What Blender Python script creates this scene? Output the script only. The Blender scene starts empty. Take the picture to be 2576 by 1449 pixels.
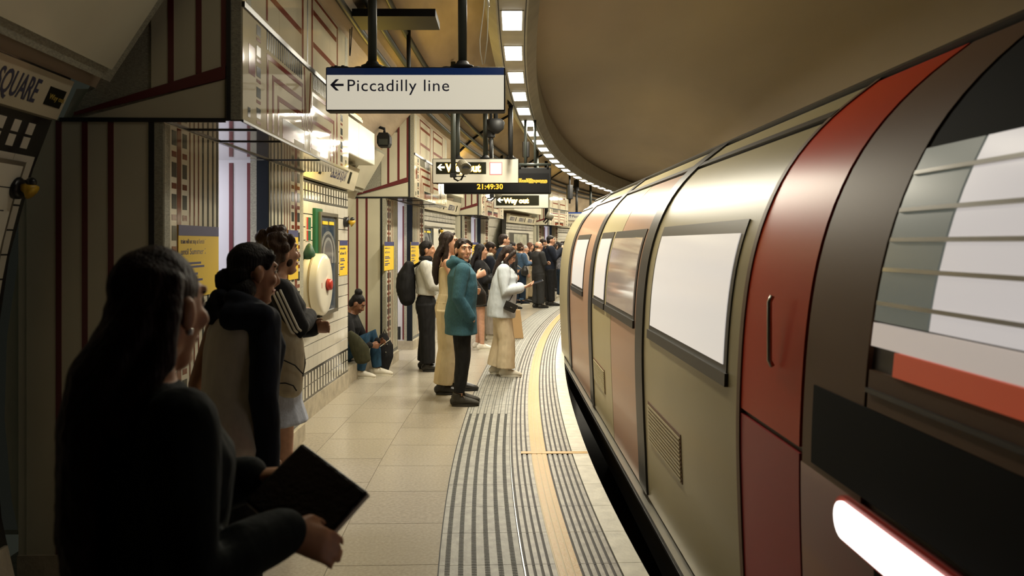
import bpy, bmesh, math, random
from mathutils import Vector, Matrix
random.seed(7)
PI = math.pi
sc = bpy.context.scene
COL = sc.collection

# ------------------------------------------------------------------ camera, world, exposure
cam_d = bpy.data.cameras.new('camera'); cam = bpy.data.objects.new('camera', cam_d); COL.objects.link(cam)
cam.location = (0, 0, 1.66); cam.rotation_euler = (PI/2, 0, 0)
cam_d.sensor_width = 36.0; cam_d.lens = 2000/2576*36.0
cam_d.shift_y = -(724.5-612)/2576
cam_d.clip_start = 0.05
cam_d.dof.use_dof = True; cam_d.dof.focus_distance = 8.6; cam_d.dof.aperture_fstop = 4.0
sc.camera = cam
w = bpy.data.worlds.new('world'); sc.world = w; w.use_nodes = True
w.node_tree.nodes['Background'].inputs[0].default_value = (0.055, 0.06, 0.045, 1)
w.node_tree.nodes['Background'].inputs[1].default_value = 0.25
sc.view_settings.view_transform = 'Standard'; sc.view_settings.look = 'None'
sc.view_settings.gamma = 1; sc.view_settings.use_curve_mapping = False
sc.view_settings.exposure = 0.22
sc.cycles.use_denoising = True
sc.cycles.max_bounces = 6; sc.cycles.diffuse_bounces = 3; sc.cycles.glossy_bounces = 3
sc.cycles.sample_clamp_indirect = 4.0; sc.cycles.caustics_reflective = False
LAMP_W = 50.0           # watts of each strip light
PASSAGE_W = 17.0
UPLIGHT_W = 17.0

# ------------------------------------------------------------------ platform frame: n = metres left of the platform edge, s = metres along it
CX, CY, R = 74.6, 6.7, 74.0
def P(n, s, z=0.0):
    t = s/R; ex = 0.0045*s*s*min(1.0, max(0.0, (2.0-n)/0.9)) if -6 < s < 0 else (0.162*min(1.0, max(0.0, (2.0-n)/0.9)) if s <= -6 else 0.0)
    return Vector((CX-(R+n)*math.cos(t)+(ex if n > -0.01 else 0), CY+(R+n)*math.sin(t), z))
def S(D, n=2.5): return R*math.asin((D-CY)/(R+n))
def frame(n, s, z):     # x along the platform, y up, z towards the track
    t = s/R; o = P(n, s, z)
    return Matrix(((math.sin(t), 0, math.cos(t), o.x), (math.cos(t), 0, -math.sin(t), o.y), (0, 1, 0, o.z), (0, 0, 0, 1)))

# ------------------------------------------------------------------ materials
MATS = {}
def mat(name, col, rough=0.6, metal=0.0, var=0.0, vscale=8.0, stretch=(1, 1, 1), bump=0.0, bscale=60.0, col2=None, emit=None, estr=0.0, spec=0.5, coat=0.0, detail=4.0):
    if name in MATS: return MATS[name]
    m = bpy.data.materials.new(name); MATS[name] = m; m.use_nodes = True
    nt = m.node_tree; b = nt.nodes['Principled BSDF']
    c = (*col, 1)
    b.inputs['Base Color'].default_value = c; b.inputs['Roughness'].default_value = rough
    b.inputs['Metallic'].default_value = metal; b.inputs['Specular IOR Level'].default_value = spec
    b.inputs['Coat Weight'].default_value = coat; b.inputs['Coat Roughness'].default_value = 0.08
    if emit: b.inputs['Emission Color'].default_value = (*emit, 1); b.inputs['Emission Strength'].default_value = estr
    if var > 0 or bump > 0 or col2:
        tc = nt.nodes.new('ShaderNodeTexCoord'); mp = nt.nodes.new('ShaderNodeMapping')
        mp.inputs['Scale'].default_value = stretch; nt.links.new(tc.outputs['Object'], mp.inputs[0])
    if var > 0 or col2:
        nz = nt.nodes.new('ShaderNodeTexNoise'); nz.inputs['Scale'].default_value = vscale; nz.inputs['Detail'].default_value = detail
        nt.links.new(mp.outputs[0], nz.inputs['Vector'])
        cr = nt.nodes.new('ShaderNodeValToRGB')
        if col2: a, d = col2, col
        else: a = tuple(max(0, x*(1-var)) for x in col); d = tuple(min(1, x*(1+var)) for x in col)
        cr.color_ramp.elements[0].position = 0.32; cr.color_ramp.elements[1].position = 0.68
        cr.color_ramp.elements[0].color = (*a, 1); cr.color_ramp.elements[1].color = (*d, 1)
        nt.links.new(nz.outputs['Fac'], cr.inputs[0]); nt.links.new(cr.outputs[0], b.inputs['Base Color'])
    if bump > 0:
        n2 = nt.nodes.new('ShaderNodeTexNoise'); n2.inputs['Scale'].default_value = bscale; n2.inputs['Detail'].default_value = 3
        nt.links.new(mp.outputs[0], n2.inputs['Vector'])
        bp = nt.nodes.new('ShaderNodeBump'); bp.inputs['Strength'].default_value = bump; bp.inputs['Distance'].default_value = 0.02
        nt.links.new(n2.outputs['Fac'], bp.inputs['Height']); nt.links.new(bp.outputs[0], b.inputs['Normal'])
    return m
M_VAULT = mat('vault plaster', (0.47, 0.37, 0.25), 0.75, var=0, col2=(0.32, 0.25, 0.17), vscale=2.2, stretch=(1.4, 0.35, 1.6), bump=0.25, bscale=9, detail=8)
M_VAULT_R = mat('vault plaster track side', (0.46, 0.385, 0.285), 0.7, col2=(0.41, 0.34, 0.25), vscale=1.3, stretch=(0.8, 0.25, 1.6), bump=0.15, bscale=7, detail=8)
M_CREAM = mat('cream enamel', (0.56, 0.53, 0.40), 0.3, var=0.05, vscale=3, coat=0.2)
M_CREAMG = mat('glossy cream enamel', (0.52, 0.47, 0.34), 0.07, var=0.04, vscale=2, bump=0.04, bscale=5, spec=0.16)
M_TEXT = mat('ribbed grey cream panel', (0.36, 0.35, 0.27), 0.7, var=0.25, vscale=60, stretch=(1, 1, 3), bump=0.5, bscale=160)
M_MAROON = mat('maroon enamel', (0.12, 0.018, 0.02), 0.3)
M_BROWN = mat('oxide brown print', (0.17, 0.042, 0.022), 0.12, spec=0.15)
M_BLACK = mat('black enamel', (0.012, 0.013, 0.015), 0.3)
M_SLATE = mat('dark slate print', (0.04, 0.045, 0.04), 0.15, spec=0.12)
M_NAVY = mat('navy enamel', (0.006, 0.009, 0.013), 0.7, spec=0.2)
M_TILE = mat('white glazed tile', (0.66, 0.62, 0.52), 0.18, var=0.06, vscale=2.0, coat=0.4)
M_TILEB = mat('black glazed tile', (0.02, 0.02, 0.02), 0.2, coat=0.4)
M_PLINTH = mat('concrete skirting', (0.40, 0.35, 0.26), 0.7, var=0.2, vscale=9, bump=0.1)
M_FLOOR = mat('terrazzo tile', (0.40, 0.36, 0.285), 0.24, var=0.12, vscale=55, spec=0.5)
M_FLOOR2 = mat('terrazzo tile worn', (0.375, 0.335, 0.265), 0.27, var=0.14, vscale=45)
M_GROUT = mat('floor joint', (0.24, 0.205, 0.15), 0.8)
M_PAV = mat('grey paving', (0.27, 0.262, 0.222), 0.55, var=0.22, vscale=14, bump=0.1, bscale=60)
M_PAV2 = mat('grey rib paving', (0.29, 0.265, 0.215), 0.5, var=0.28, vscale=11, bump=0.12, bscale=60)
M_GROOVE = mat('dark groove', (0.035, 0.03, 0.026), 0.7)
M_YELLOW = mat('yellow line paint', (0.42, 0.215, 0.004), 0.45, col2=(0.42, 0.25, 0.02), vscale=22, bump=0.1)
M_NOSE = mat('white nosing', (0.56, 0.53, 0.43), 0.5, var=0.14, vscale=10, bump=0.08)
M_METAL = mat('steel', (0.42, 0.40, 0.34), 0.3, metal=0.9)
M_POLE = mat('painted pole', (0.028, 0.033, 0.028), 0.5, spec=0.3)
M_DARK = mat('dark fitting', (0.008, 0.008, 0.008), 0.6, spec=0.2)
M_TRACK = mat('track bed', (0.012, 0.011, 0.010), 0.9, var=0.3)
M_PASS = mat('passage wall', (0.58, 0.57, 0.60), 0.4)
M_SIGNW = mat('sign white', (0.58, 0.55, 0.45), 0.4, emit=(1, 0.94, 0.78), estr=0.40)
M_SIGNBLUE = mat('sign blue', (0.014, 0.055, 0.27), 0.2)
M_INK = mat('sign ink', (0.012, 0.016, 0.06), 0.5)
M_INKB = mat('ink black', (0.02, 0.02, 0.02), 0.6)
M_SIGNBLK = mat('sign black', (0.010, 0.010, 0.004), 0.5, spec=0.1)
M_SIGNW2 = mat('lit sign white', (0.40, 0.38, 0.31), 0.5, emit=(1, 0.94, 0.78), estr=0.06, spec=0.2)
M_INSERT = mat('tactile insert', (0.07, 0.072, 0.065), 0.7)
M_AMBER = mat('amber lit lettering', (0.2, 0.12, 0.02), 0.5, emit=(1.0, 0.55, 0.03), estr=1.0)
M_AMBERHOT = mat('hot lit lettering', (1, 0.9, 0.5), 0.5, emit=(1.0, 0.93, 0.6), estr=3.2)
M_LED = mat('amber led', (0.2, 0.12, 0.01), 0.5, emit=(1.0, 0.50, 0.02), estr=1.05)
M_LAMP = mat('lamp diffuser', (1, 1, 0.95), 0.5, emit=(1.0, 0.97, 0.88), estr=9.0)
M_HOUS = mat('light trough', (0.29, 0.28, 0.235), 0.5, var=0.12, vscale=4)
M_POSTY = mat('poster yellow', (0.78, 0.53, 0.03), 0.5)
M_POSTB = mat('poster blue', (0.035, 0.04, 0.14), 0.5)
M_WHITE = mat('white plastic', (0.72, 0.69, 0.58), 0.3, coat=0.3)
M_GREEN = mat('green board', (0.005, 0.10, 0.04), 0.4)
M_RED = mat('red plastic', (0.42, 0.03, 0.02), 0.35)
M_PINKW = mat('lit pictogram', (0.2, 0.19, 0.19), 0.5, emit=(1, 0.94, 0.92), estr=0.75)
M_REDL = mat('lit red border', (0.4, 0.06, 0.05), 0.5, emit=(1, 0.22, 0.2), estr=0.6)

# ------------------------------------------------------------------ mesh builder
class MB:
    def __init__(s): s.v = []; s.f = []; s.m = []; s.mats = []; s.smooth = []
    def mi(s, m):
        if m not in s.mats: s.mats.append(m)
        return s.mats.index(m)
    def add(s, vs, fs, m, smooth=False):
        o = len(s.v); k = s.mi(m); s.v += [tuple(x) for x in vs]
        for f in fs: s.f.append([i+o for i in f]); s.m.append(k); s.smooth.append(smooth)
    def hexa(s, p, m):      # 8 corners: bottom 4 ring, top 4 ring
        s.add(p, [(3, 2, 1, 0), (4, 5, 6, 7), (0, 1, 5, 4), (1, 2, 6, 5), (2, 3, 7, 6), (3, 0, 4, 7)], m)
    def box(s, c, d, m, M=None):
        x, y, z = d[0]/2, d[1]/2, d[2]/2
        p = [Vector(q) for q in ((-x, -y, -z), (x, -y, -z), (x, y, -z), (-x, y, -z), (-x, -y, z), (x, -y, z), (x, y, z), (-x, y, z))]
        p = [(q+Vector(c)) for q in p]
        if M: p = [M @ q for q in p]
        s.hexa(p, m)
    def cbox(s, n0, n1, s0, s1, z0, z1, m, ds=0.6):   # box that follows the curve of the platform
        k = max(1, int(math.ceil((s1-s0)/ds))); vs = []; fs = []
        for i in range(k+1):
            q = s0+(s1-s0)*i/k
            vs += [P(n1, q, z0), P(n0, q, z0), P(n0, q, z1), P(n1, q, z1)]
        for i in range(k):
            a = 4*i; b = a+4
            for j in range(4):
                jj = (j+1) % 4
                fs.append((a+j, a+jj, b+jj, b+j))
        fs += [(3, 2, 1, 0), (4*k, 4*k+1, 4*k+2, 4*k+3)]
        s.add(vs, fs, m)
    def prism(s, pts, axis, m):       # polygon extruded along a vector
        k = len(pts); a = Vector(axis); vs = [Vector(p) for p in pts]; vs += [p+a for p in vs[:k]]
        fs = [tuple(range(k-1, -1, -1)), tuple(range(k, 2*k))]+[(i, (i+1) % k, (i+1) % k+k, i+k) for i in range(k)]
        s.add(vs, fs, m)
    def tube(s, pts, r, m, seg=10, caps=True, ref=(1, 0, 0), smooth=True, round_=False):
        pts = [Vector(p) for p in pts]; k = len(pts)
        rs = r if isinstance(r, (list, tuple)) else [r]*k
        rings = []
        for i in range(k):
            t = (pts[min(i+1, k-1)]-pts[max(i-1, 0)])
            if t.length < 1e-7: t = Vector((0, 0, 1))
            t.normalize()
            a = Vector(ref)-t*Vector(ref).dot(t)
            if a.length < 1e-3:
                a = Vector((0, 1, 0))-t*t.y
                if a.length < 1e-3: a = Vector((0, 0, 1))-t*t.z
            a.normalize(); b = t.cross(a)
            rr = rs[i]; ra, rb = rr if isinstance(rr, (list, tuple)) else (rr, rr)
            rings.append((pts[i], a, b, ra, rb, t))
        if round_:
            p, a, b, ra, rb, t = rings[0]; h = min(ra, rb)
            rings = [(p-t*h*x, a, b, ra*y, rb*y, t) for x, y in ((0.92, 0.38), (0.7, 0.71), (0.38, 0.92))]+rings
            p, a, b, ra, rb, t = rings[-1]; h = min(ra, rb)
            rings += [(p+t*h*x, a, b, ra*y, rb*y, t) for x, y in ((0.38, 0.92), (0.7, 0.71), (0.92, 0.38))]
        vs = []; fs = []
        for p, a, b, ra, rb, t in rings:
            for j in range(seg):
                an = 2*PI*j/seg; vs.append(p+a*ra*math.cos(an)+b*rb*math.sin(an))
        k = len(rings)
        for i in range(k-1):
            for j in range(seg):
                jj = (j+1) % seg; fs.append((i*seg+j, i*seg+jj, (i+1)*seg+jj, (i+1)*seg+j))
        if caps: fs.append(tuple(range(seg-1, -1, -1))); fs.append(tuple((k-1)*seg+j for j in range(seg)))
        s.add(vs, fs, m, smooth)
    def ball(s, c, r, m, M=None, seg=14, rings=9):
        c = Vector(c); r = r if isinstance(r, (list, tuple)) else (r, r, r); vs = []; fs = []
        vs.append(c+Vector((0, 0, -r[2])))
        for i in range(1, rings):
            ph = -PI/2+PI*i/rings
            for j in range(seg):
                a = 2*PI*j/seg; vs.append(c+Vector((r[0]*math.cos(ph)*math.cos(a), r[1]*math.cos(ph)*math.sin(a), r[2]*math.sin(ph))))
        vs.append(c+Vector((0, 0, r[2])))
        for j in range(seg): fs.append((0, 1+(j+1) % seg, 1+j))
        for i in range(rings-2):
            for j in range(seg):
                jj = (j+1) % seg; a = 1+i*seg; fs.append((a+j, a+jj, a+seg+jj, a+seg+j))
        a = 1+(rings-2)*seg
        for j in range(seg): fs.append((a+j, a+(j+1) % seg, len(vs)-1))
        if M: vs = [M @ v for v in vs]
        s.add(vs, fs, m, True)
    def mesh(s, name):
        me = bpy.data.meshes.new(name); me.from_pydata(s.v, [], s.f)
        for m in s.mats: me.materials.append(m)
        me.polygons.foreach_set('material_index', s.m); me.polygons.foreach_set('use_smooth', s.smooth)
        me.update(); return me
    def obj(s, name, parent=None, kind=None, label=None, bevel=0.0):
        return put(name, s.mesh(name), parent, kind, label, bevel)
def pinv(parent): return Matrix(parent['_m']).inverted() if '_m' in parent else Matrix.Identity(4)
ROOTM = {}
def put(name, me, parent=None, kind=None, label=None, bevel=0.0, M=None):
    o = bpy.data.objects.new(name, me); COL.objects.link(o)
    if parent:
        o.parent = parent; o.matrix_parent_inverse = ROOTM.get(parent.name, Matrix.Identity(4)).inverted()
    if M is not None: o.matrix_basis = M
    # parts of parts: their parent mesh has identity basis under the root, so the chain stays in world space
    if parent is not None and parent.type == 'MESH': o.matrix_parent_inverse = Matrix.Identity(4)
    if kind: o['kind'] = kind
    if label: o['label'] = label
    if bevel > 0:
        b = o.modifiers.new('bevel', 'BEVEL'); b.width = bevel; b.segments = 2; b.limit_method = 'ANGLE'
    return o
def thing(name, label, cat, loc=(0, 0, 0), group=None, kind=None):
    o = bpy.data.objects.new(name, None); COL.objects.link(o); o.location = loc; o.empty_display_size = 0.1
    ROOTM[o.name] = Matrix.Translation(loc)
    if label: o['label'] = label
    if cat: o['category'] = cat
    if group: o['group'] = group
    if kind: o['kind'] = kind
    return o
def tag(o, label, cat, group=None):
    o['label'] = label; o['category'] = cat
    if group: o['group'] = group
    return o
def text(name, body, size, m, M, parent, align='LEFT', sx=1.0, bold=0.0, ext=0.0012, space=1.0):
    cu = bpy.data.curves.new('lettering', 'FONT'); cu.body = body; cu.size = size; cu.align_x = align; cu.extrude = ext; cu.offset = bold; cu.resolution_u = 3
    cu.space_character = space
    t = bpy.data.objects.new('tmp', cu); COL.objects.link(t)
    dg = bpy.context.evaluated_depsgraph_get(); dg.update()
    me = bpy.data.meshes.new_from_object(t.evaluated_get(dg)); bpy.data.objects.remove(t); bpy.data.curves.remove(cu)
    me.materials.clear(); me.materials.append(m); me.name = name
    me.transform(M @ Matrix.Diagonal((sx, 1, 1, 1)))
    return put(name, me, parent)
def lamp(name, kind, loc, energy, col, size=None, direction=(0, 0, -1), size_y=None, spread=None):
    d = bpy.data.lights.new(name, kind); d.energy = energy; d.color = col
    o = bpy.data.objects.new(name, d); COL.objects.link(o); o.location = loc
    if kind == 'AREA':
        d.shape = 'RECTANGLE'; d.size = size; d.size_y = size_y or size
        if spread: d.spread = spread
    elif kind == 'POINT' or kind == 'SPOT': d.shadow_soft_size = size or 0.05
    o.rotation_euler = Vector(direction).to_track_quat('-Z', 'Y').to_euler()
    return o
# ------------------------------------------------------------------ setting: vault, walls, platform
VN, VZ, VR = -0.45, 0.9, 3.49
def vault_n(z): return VN+math.sqrt(max(0, VR*VR-(z-VZ)**2))
def vault_z(n): return VZ+math.sqrt(max(0, VR*VR-(n-VN)**2))
def vault(name, a0, a1, s0, s1, m, na=24, ds=0.8, th=0.15):
    b = MB(); k = int((s1-s0)/ds); vs = []; fs = []
    for i in range(k+1):
        q = s0+(s1-s0)*i/k
        for j in range(na+1):
            a = a0+(a1-a0)*j/na
            vs.append(P(VN+VR*math.cos(a), q, VZ+VR*math.sin(a)))
    for i in range(k):
        for j in range(na):
            a = i*(na+1)+j; fs.append((a, a+1, a+na+2, a+na+1))
    b.add(vs, fs, m, True)
    o = b.obj(name, kind='structure')
    return o
S0, S1 = -8.5, 60.0
ZTOP = 2.42
A_L = math.asin((ZTOP-VZ)/VR)
vault('ceiling', A_L, PI*0.402, S0, S1, M_VAULT)
vault('wall_right', PI*0.402, PI+0.62, S0, S1, M_VAULT_R)
# track bed
b = MB(); b.cbox(-3.6, 0.12, S0, S1, -1.35, -1.15, M_TRACK, 2.0); b.obj('floor', kind='structure')
b = MB(); b.cbox(0.10, 0.3, S0, S1, -1.2, -0.06, M_TRACK, 1.0); b.obj('trim_1', kind='structure')
# ends of the tunnel
for q in (S0, S1-0.1):
    b = MB(); pts = [P(VN+3.6*math.cos(a), q, VZ+3.6*math.sin(a)) for a in [2*PI*i/40 for i in range(40)]]
    b.prism(pts, P(0, q+0.1)-P(0, q), M_TRACK); b.obj('wall_rear' if q < 0 else 'wall_front', kind='structure')

PORTALS = [(S(3.9), S(6.7)), (S(10.5), S(13.35)), (S(17.2), S(20.05)), (S(26.7), S(29.5))]
OPEN0, OPEN1 = 0.77, 0.92     # pilaster widths
# platform slab + floor tiles
def plat_floor():
    b = MB(); b.cbox(1.05, 3.3, S0, S1, -0.25, -0.004, M_GROUT, 1.0)
    fl = b.obj('floor', kind='structure')
    # terrazzo tiles: three columns, joints recessed
    cols = [(1.056, 1.60), (1.605, 2.15), (2.155, 2.53)]
    L = 0.60; q = S(2.2); i = 0
    while q < 13.0:
        for c, (n0, n1) in enumerate(cols):
            off = 0.2*(c % 3)
            b = MB(); b.cbox(n0, n1, q+off+0.0025, q+off+L-0.0025, -0.012, 0.0, M_FLOOR if (i*3+c*5) % 4 else M_FLOOR2, 0.7)
            b.obj('floor_tile', fl)
        q += L; i += 1
    far = MB(); far.cbox(1.056, 2.53, 13.0+0.6, S1, -0.012, 0.0, M_FLOOR, 1.0)
    far.cbox(2.535, 3.3, S0, S1, -0.012, 0.0, M_FLOOR2, 1.0)
    far.cbox(1.056, 2.53, S0, S(2.2), -0.012, 0, M_FLOOR, 1.0)
    for c, (n0, n1) in enumerate(cols):
        if c < 2: far.cbox(n0, n1, 13.2+0.2*c, 13.6, -0.012, 0.0, M_FLOOR, 1.0)
    o = far.obj('floor_tile', fl); o['kind'] = 'stuff'
plat_floor()
# platform edge: tactile strip, ribbed paving, white nosing, yellow line
def edge():
    b = MB(); b.cbox(0.0, 1.053, S0, S1, -0.22, -0.012, M_GROOVE, 0.8)
    root = b.obj('trim_2', kind='structure')
    L = 0.45; q = S(2.3, 0.6); i = 0; end = 34.0
    while q < end:
        q1 = q+L-0.004
        # white nosing slab
        b = MB(); b.cbox(0.0, 0.124, q, q1, -0.06, 0.002, M_NOSE, 0.3); b.obj('nosing_slab', root)
        # ribbed slab: 13 flat ribs with grooves
        b = MB(); b.cbox(0.13, 0.612, q, q1, -0.05, -0.006, M_GROOVE, 0.3)
        for j in range(12):
            n0 = 0.134+j*0.0398
            if j in (5, 6, 7): continue
            b.cbox(n0, n0+0.0245, q, q1, -0.006, 0.0, M_PAV2, 0.3)
        b.obj('ribbed_slab', root)
        b = MB()
        for j in (5, 6, 7):
            n0 = 0.134+j*0.0398
            b.cbox(n0-0.001, n0+0.031, q, q1+0.004, -0.006, 0.0015, M_YELLOW, 0.3); b.cbox(n0+0.031, n0+0.0385, q, q1+0.004, -0.006, -0.001, mat('worn yellow', (0.42, 0.31, 0.12), 0.5), 0.3)
        b.obj('yellow_line', root)
        # tactile slab
        b = MB(); b.cbox(0.622, 1.05, q, q1, -0.05, 0.0, M_PAV, 0.3)
        for r_ in range(6):
            nc = 0.665+r_*0.0685
            if q < 0.9:
                k = 22
                for t in range(k):
                    a = q+L*(t+0.2)/k
                    b.cbox(nc-0.013, nc+0.013, a, a+L*0.46/k, 0.0, 0.0022, M_INSERT, 1)
                b.cbox(nc-0.003, nc+0.003, q, q1, 0.0, 0.001, M_INSERT, 0.3)
            else:
                b.cbox(nc-0.015, nc-0.009, q, q1, 0.0, 0.0012, M_INSERT, 0.3)
                b.cbox(nc+0.009, nc+0.015, q, q1, 0.0, 0.0012, M_INSERT, 0.3)
        b.obj('tactile_slab', root)
        q += L; i += 1
    b = MB(); b.cbox(0.0, 0.124, end, S1, -0.06, 0.002, M_NOSE, 1); b.cbox(0.13, 1.05, end, S1, -0.06, 0, M_PAV, 1); b.obj('far_paving', root)
    b = MB(); b.cbox(0.6125, 0.6175, S(2.3, 0.6), end, -0.02, 0.002, M_METAL, 0.4); b.obj('metal_joint', root)
    b = MB(); b.cbox(1.0495, 1.056, S(2.3, 0.6), end, -0.02, 0.0015, M_DARK, 0.4); b.obj('edge_joint', root)
    b = MB(); sy = S(6.3, 0.3); b.cbox(0.003, 0.53, sy-0.034, sy+0.034, 0.0015, 0.0035, M_YELLOW, 1); b.obj('yellow_cross_line', root)
edge()

# ------------------------------------------------------------------ platform walls between the portals
def nface(b, n, s0, s1, z0, z1, m, proud=0.0015): b.cbox(n-proud, n+0.001, s0, s1, z0, z1, m, 1.5)
def key_rects(n, s0, s1, z0, z1, parent, two=True, w_=0.055, p_=0.105):
    k = int((s1-s0)/p_); zs = [(z0+0.02, (z0+z1)/2-0.006), ((z0+z1)/2+0.006, z1-0.02)]
    for i in range(k):
        a = s0+(i+0.25)*(s1-s0)/k
        for z in zs:
            b = MB(); nn = n(0.5*(z[0]+z[1])) if callable(n) else n
            b.cbox(nn-0.004, nn+0.002, a, a+w_, z[0], z[1], M_TILE, 1); b.obj('key_tile', parent)
CAV = []
def flat_wall(name, s0, s1, n=2.53, detail=True, label_text=True):
    b = MB(); b.cbox(n+0.006, n+0.12, s0, s1, 0.0, 2.52, M_TILEB, 0.5)
    root = b.obj(name, kind='structure')
    b = MB(); b.cbox(n-0.012, n+0.006, s0, s1, 0.0, 0.185, M_PLINTH, 0.6); b.obj('skirting', root)
    b = MB(); b.cbox(n-0.002, n+0.006, s0, s1, 0.19, 0.45, M_TILEB, 0.6); b.cbox(n-0.002, n+0.006, s0, s1, 2.06, 2.25, M_TILEB, 0.6); b.obj('key_band', root)
    if detail:
        key_rects(n-0.001, s0, s1, 0.19, 0.45, root); key_rects(n-0.001, s0, s1, 2.06, 2.25, root)
    tw = 0.15 if detail else 0.3
    k = max(1, int((s1-s0)/tw)); rows = 13
    rh = (2.06-0.45)/rows
    far = MB()
    for i in range(k):
        a = s0+i*(s1-s0)/k; e = s0+(i+1)*(s1-s0)/k
        for j in range(rows):
            z0 = 0.45+j*rh+0.0045; z1 = 0.45+(j+1)*rh-0.0045
            if detail:
                bb = MB(); bb.cbox(n-0.001, n+0.008, a+0.0018, e-0.0018, z0, z1, M_TILE, 1); bb.obj('wall_tile', root)
            else: far.cbox(n-0.001, n+0.008, a+0.001, e-0.001, z0, z1, M_TILE, 1)
    if not detail:
        for i in range(int((s1-s0)/0.105)):
            a = s0+0.02+i*0.105
            for z0, z1 in ((2.08, 2.15), (2.16, 2.235), (0.21, 0.31), (0.33, 0.43)): far.cbox(n-0.006, n, a, a+0.055, z0, z1, M_TILE, 1)
        o = far.obj('wall_tile', root); o['kind'] = 'stuff'
    # name frieze, leaning out a little
    fb = MB()
    st = s0-0.02; en = s1+0.05
    vs = []
    kk = max(1, int((en-st)/0.6))
    for i in range(kk+1):
        q = st+(en-st)*i/kk; vs += [P(n-0.01, q, 2.26), P(n-0.06, q, 2.265), P(n-0.13, q, 2.515), P(n-0.02, q, 2.53)]
    fs = []
    for i in range(kk):
        for j in range(4): fs.append((4*i+j, 4*i+(j+1) % 4, 4*i+4+(j+1) % 4, 4*i+4+j))
    fs += [(3, 2, 1, 0), (4*kk, 4*kk+1, 4*kk+2, 4*kk+3)]
    fb.add(vs, fs, M_CREAMG); fr = fb.obj('name_frieze', root)
    tilt = Matrix.Rotation(math.atan2(0.07, 0.25), 4, 'X')
    L = s1-s0; nt = max(1, int(L/1.15))
    for i in range(nt):
        q = s0+(i+0.08)*L/nt
        M = frame(n-0.0815, q, 2.335) @ tilt
        text('lettering', 'LEICESTER SQUARE', 0.155, M_INK, M, fr, sx=0.52, bold=0.002)
        bb = MB(); bb.box((0.0, 0, 0), (0.09, 0.13, 0.004), M_SIGNBLK, frame(n-0.096, q+0.78, 2.388) @ tilt); bb.obj('way_out_plate', fr)
    # overhead white cabinets leaning over the frieze
    return root
w2 = flat_wall('wall_left', S(6.72), S(9.15))
w3 = flat_wall('wall_left', S(13.4), S(17.1))
w4 = flat_wall('wall_left', S(23.0), S(26.6), detail=False)
w5 = flat_wall('wall_left', S(29.6), S(40.0), detail=False)

# tunnel lining below the springing, behind and beside the portals (curved tile wall)
def lining(s0, s1, tiles=False):
    zb = [0.0, 0.4, 0.8, 1.2, 1.6, 2.0, 2.25, ZTOP]
    b = MB(); k = max(1, int(math.ceil((s1-s0)/0.8))); vs = []; fs = []
    for i in range(k+1):
        q = s0+(s1-s0)*i/k
        for z in zb: vs.append(P(vault_n(z), q, z))
        for z in reversed(zb): vs.append(P(vault_n(z)+0.1, q, z))
    m2 = len(zb)*2
    for i in range(k):
        for j in range(m2): fs.append((m2*i+j, m2*i+(j+1) % m2, m2*(i+1)+(j+1) % m2, m2*(i+1)+j))
    fs += [tuple(range(m2-1, -1, -1)), tuple(m2*k+j for j in range(m2))]
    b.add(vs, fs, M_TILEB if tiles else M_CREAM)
    return b.obj('wall_left', kind='structure')
edges_ = [S0]+[x for p in PORTALS for x in (p[0]+OPEN0, p[1]-OPEN1)]+[S1]
for i in range(0, len(edges_), 2):
    if i == 0: continue
    lining(edges_[i], edges_[i+1])
lining(PORTALS[0][0]+0.02, PORTALS[0][0]+OPEN0)
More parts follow.
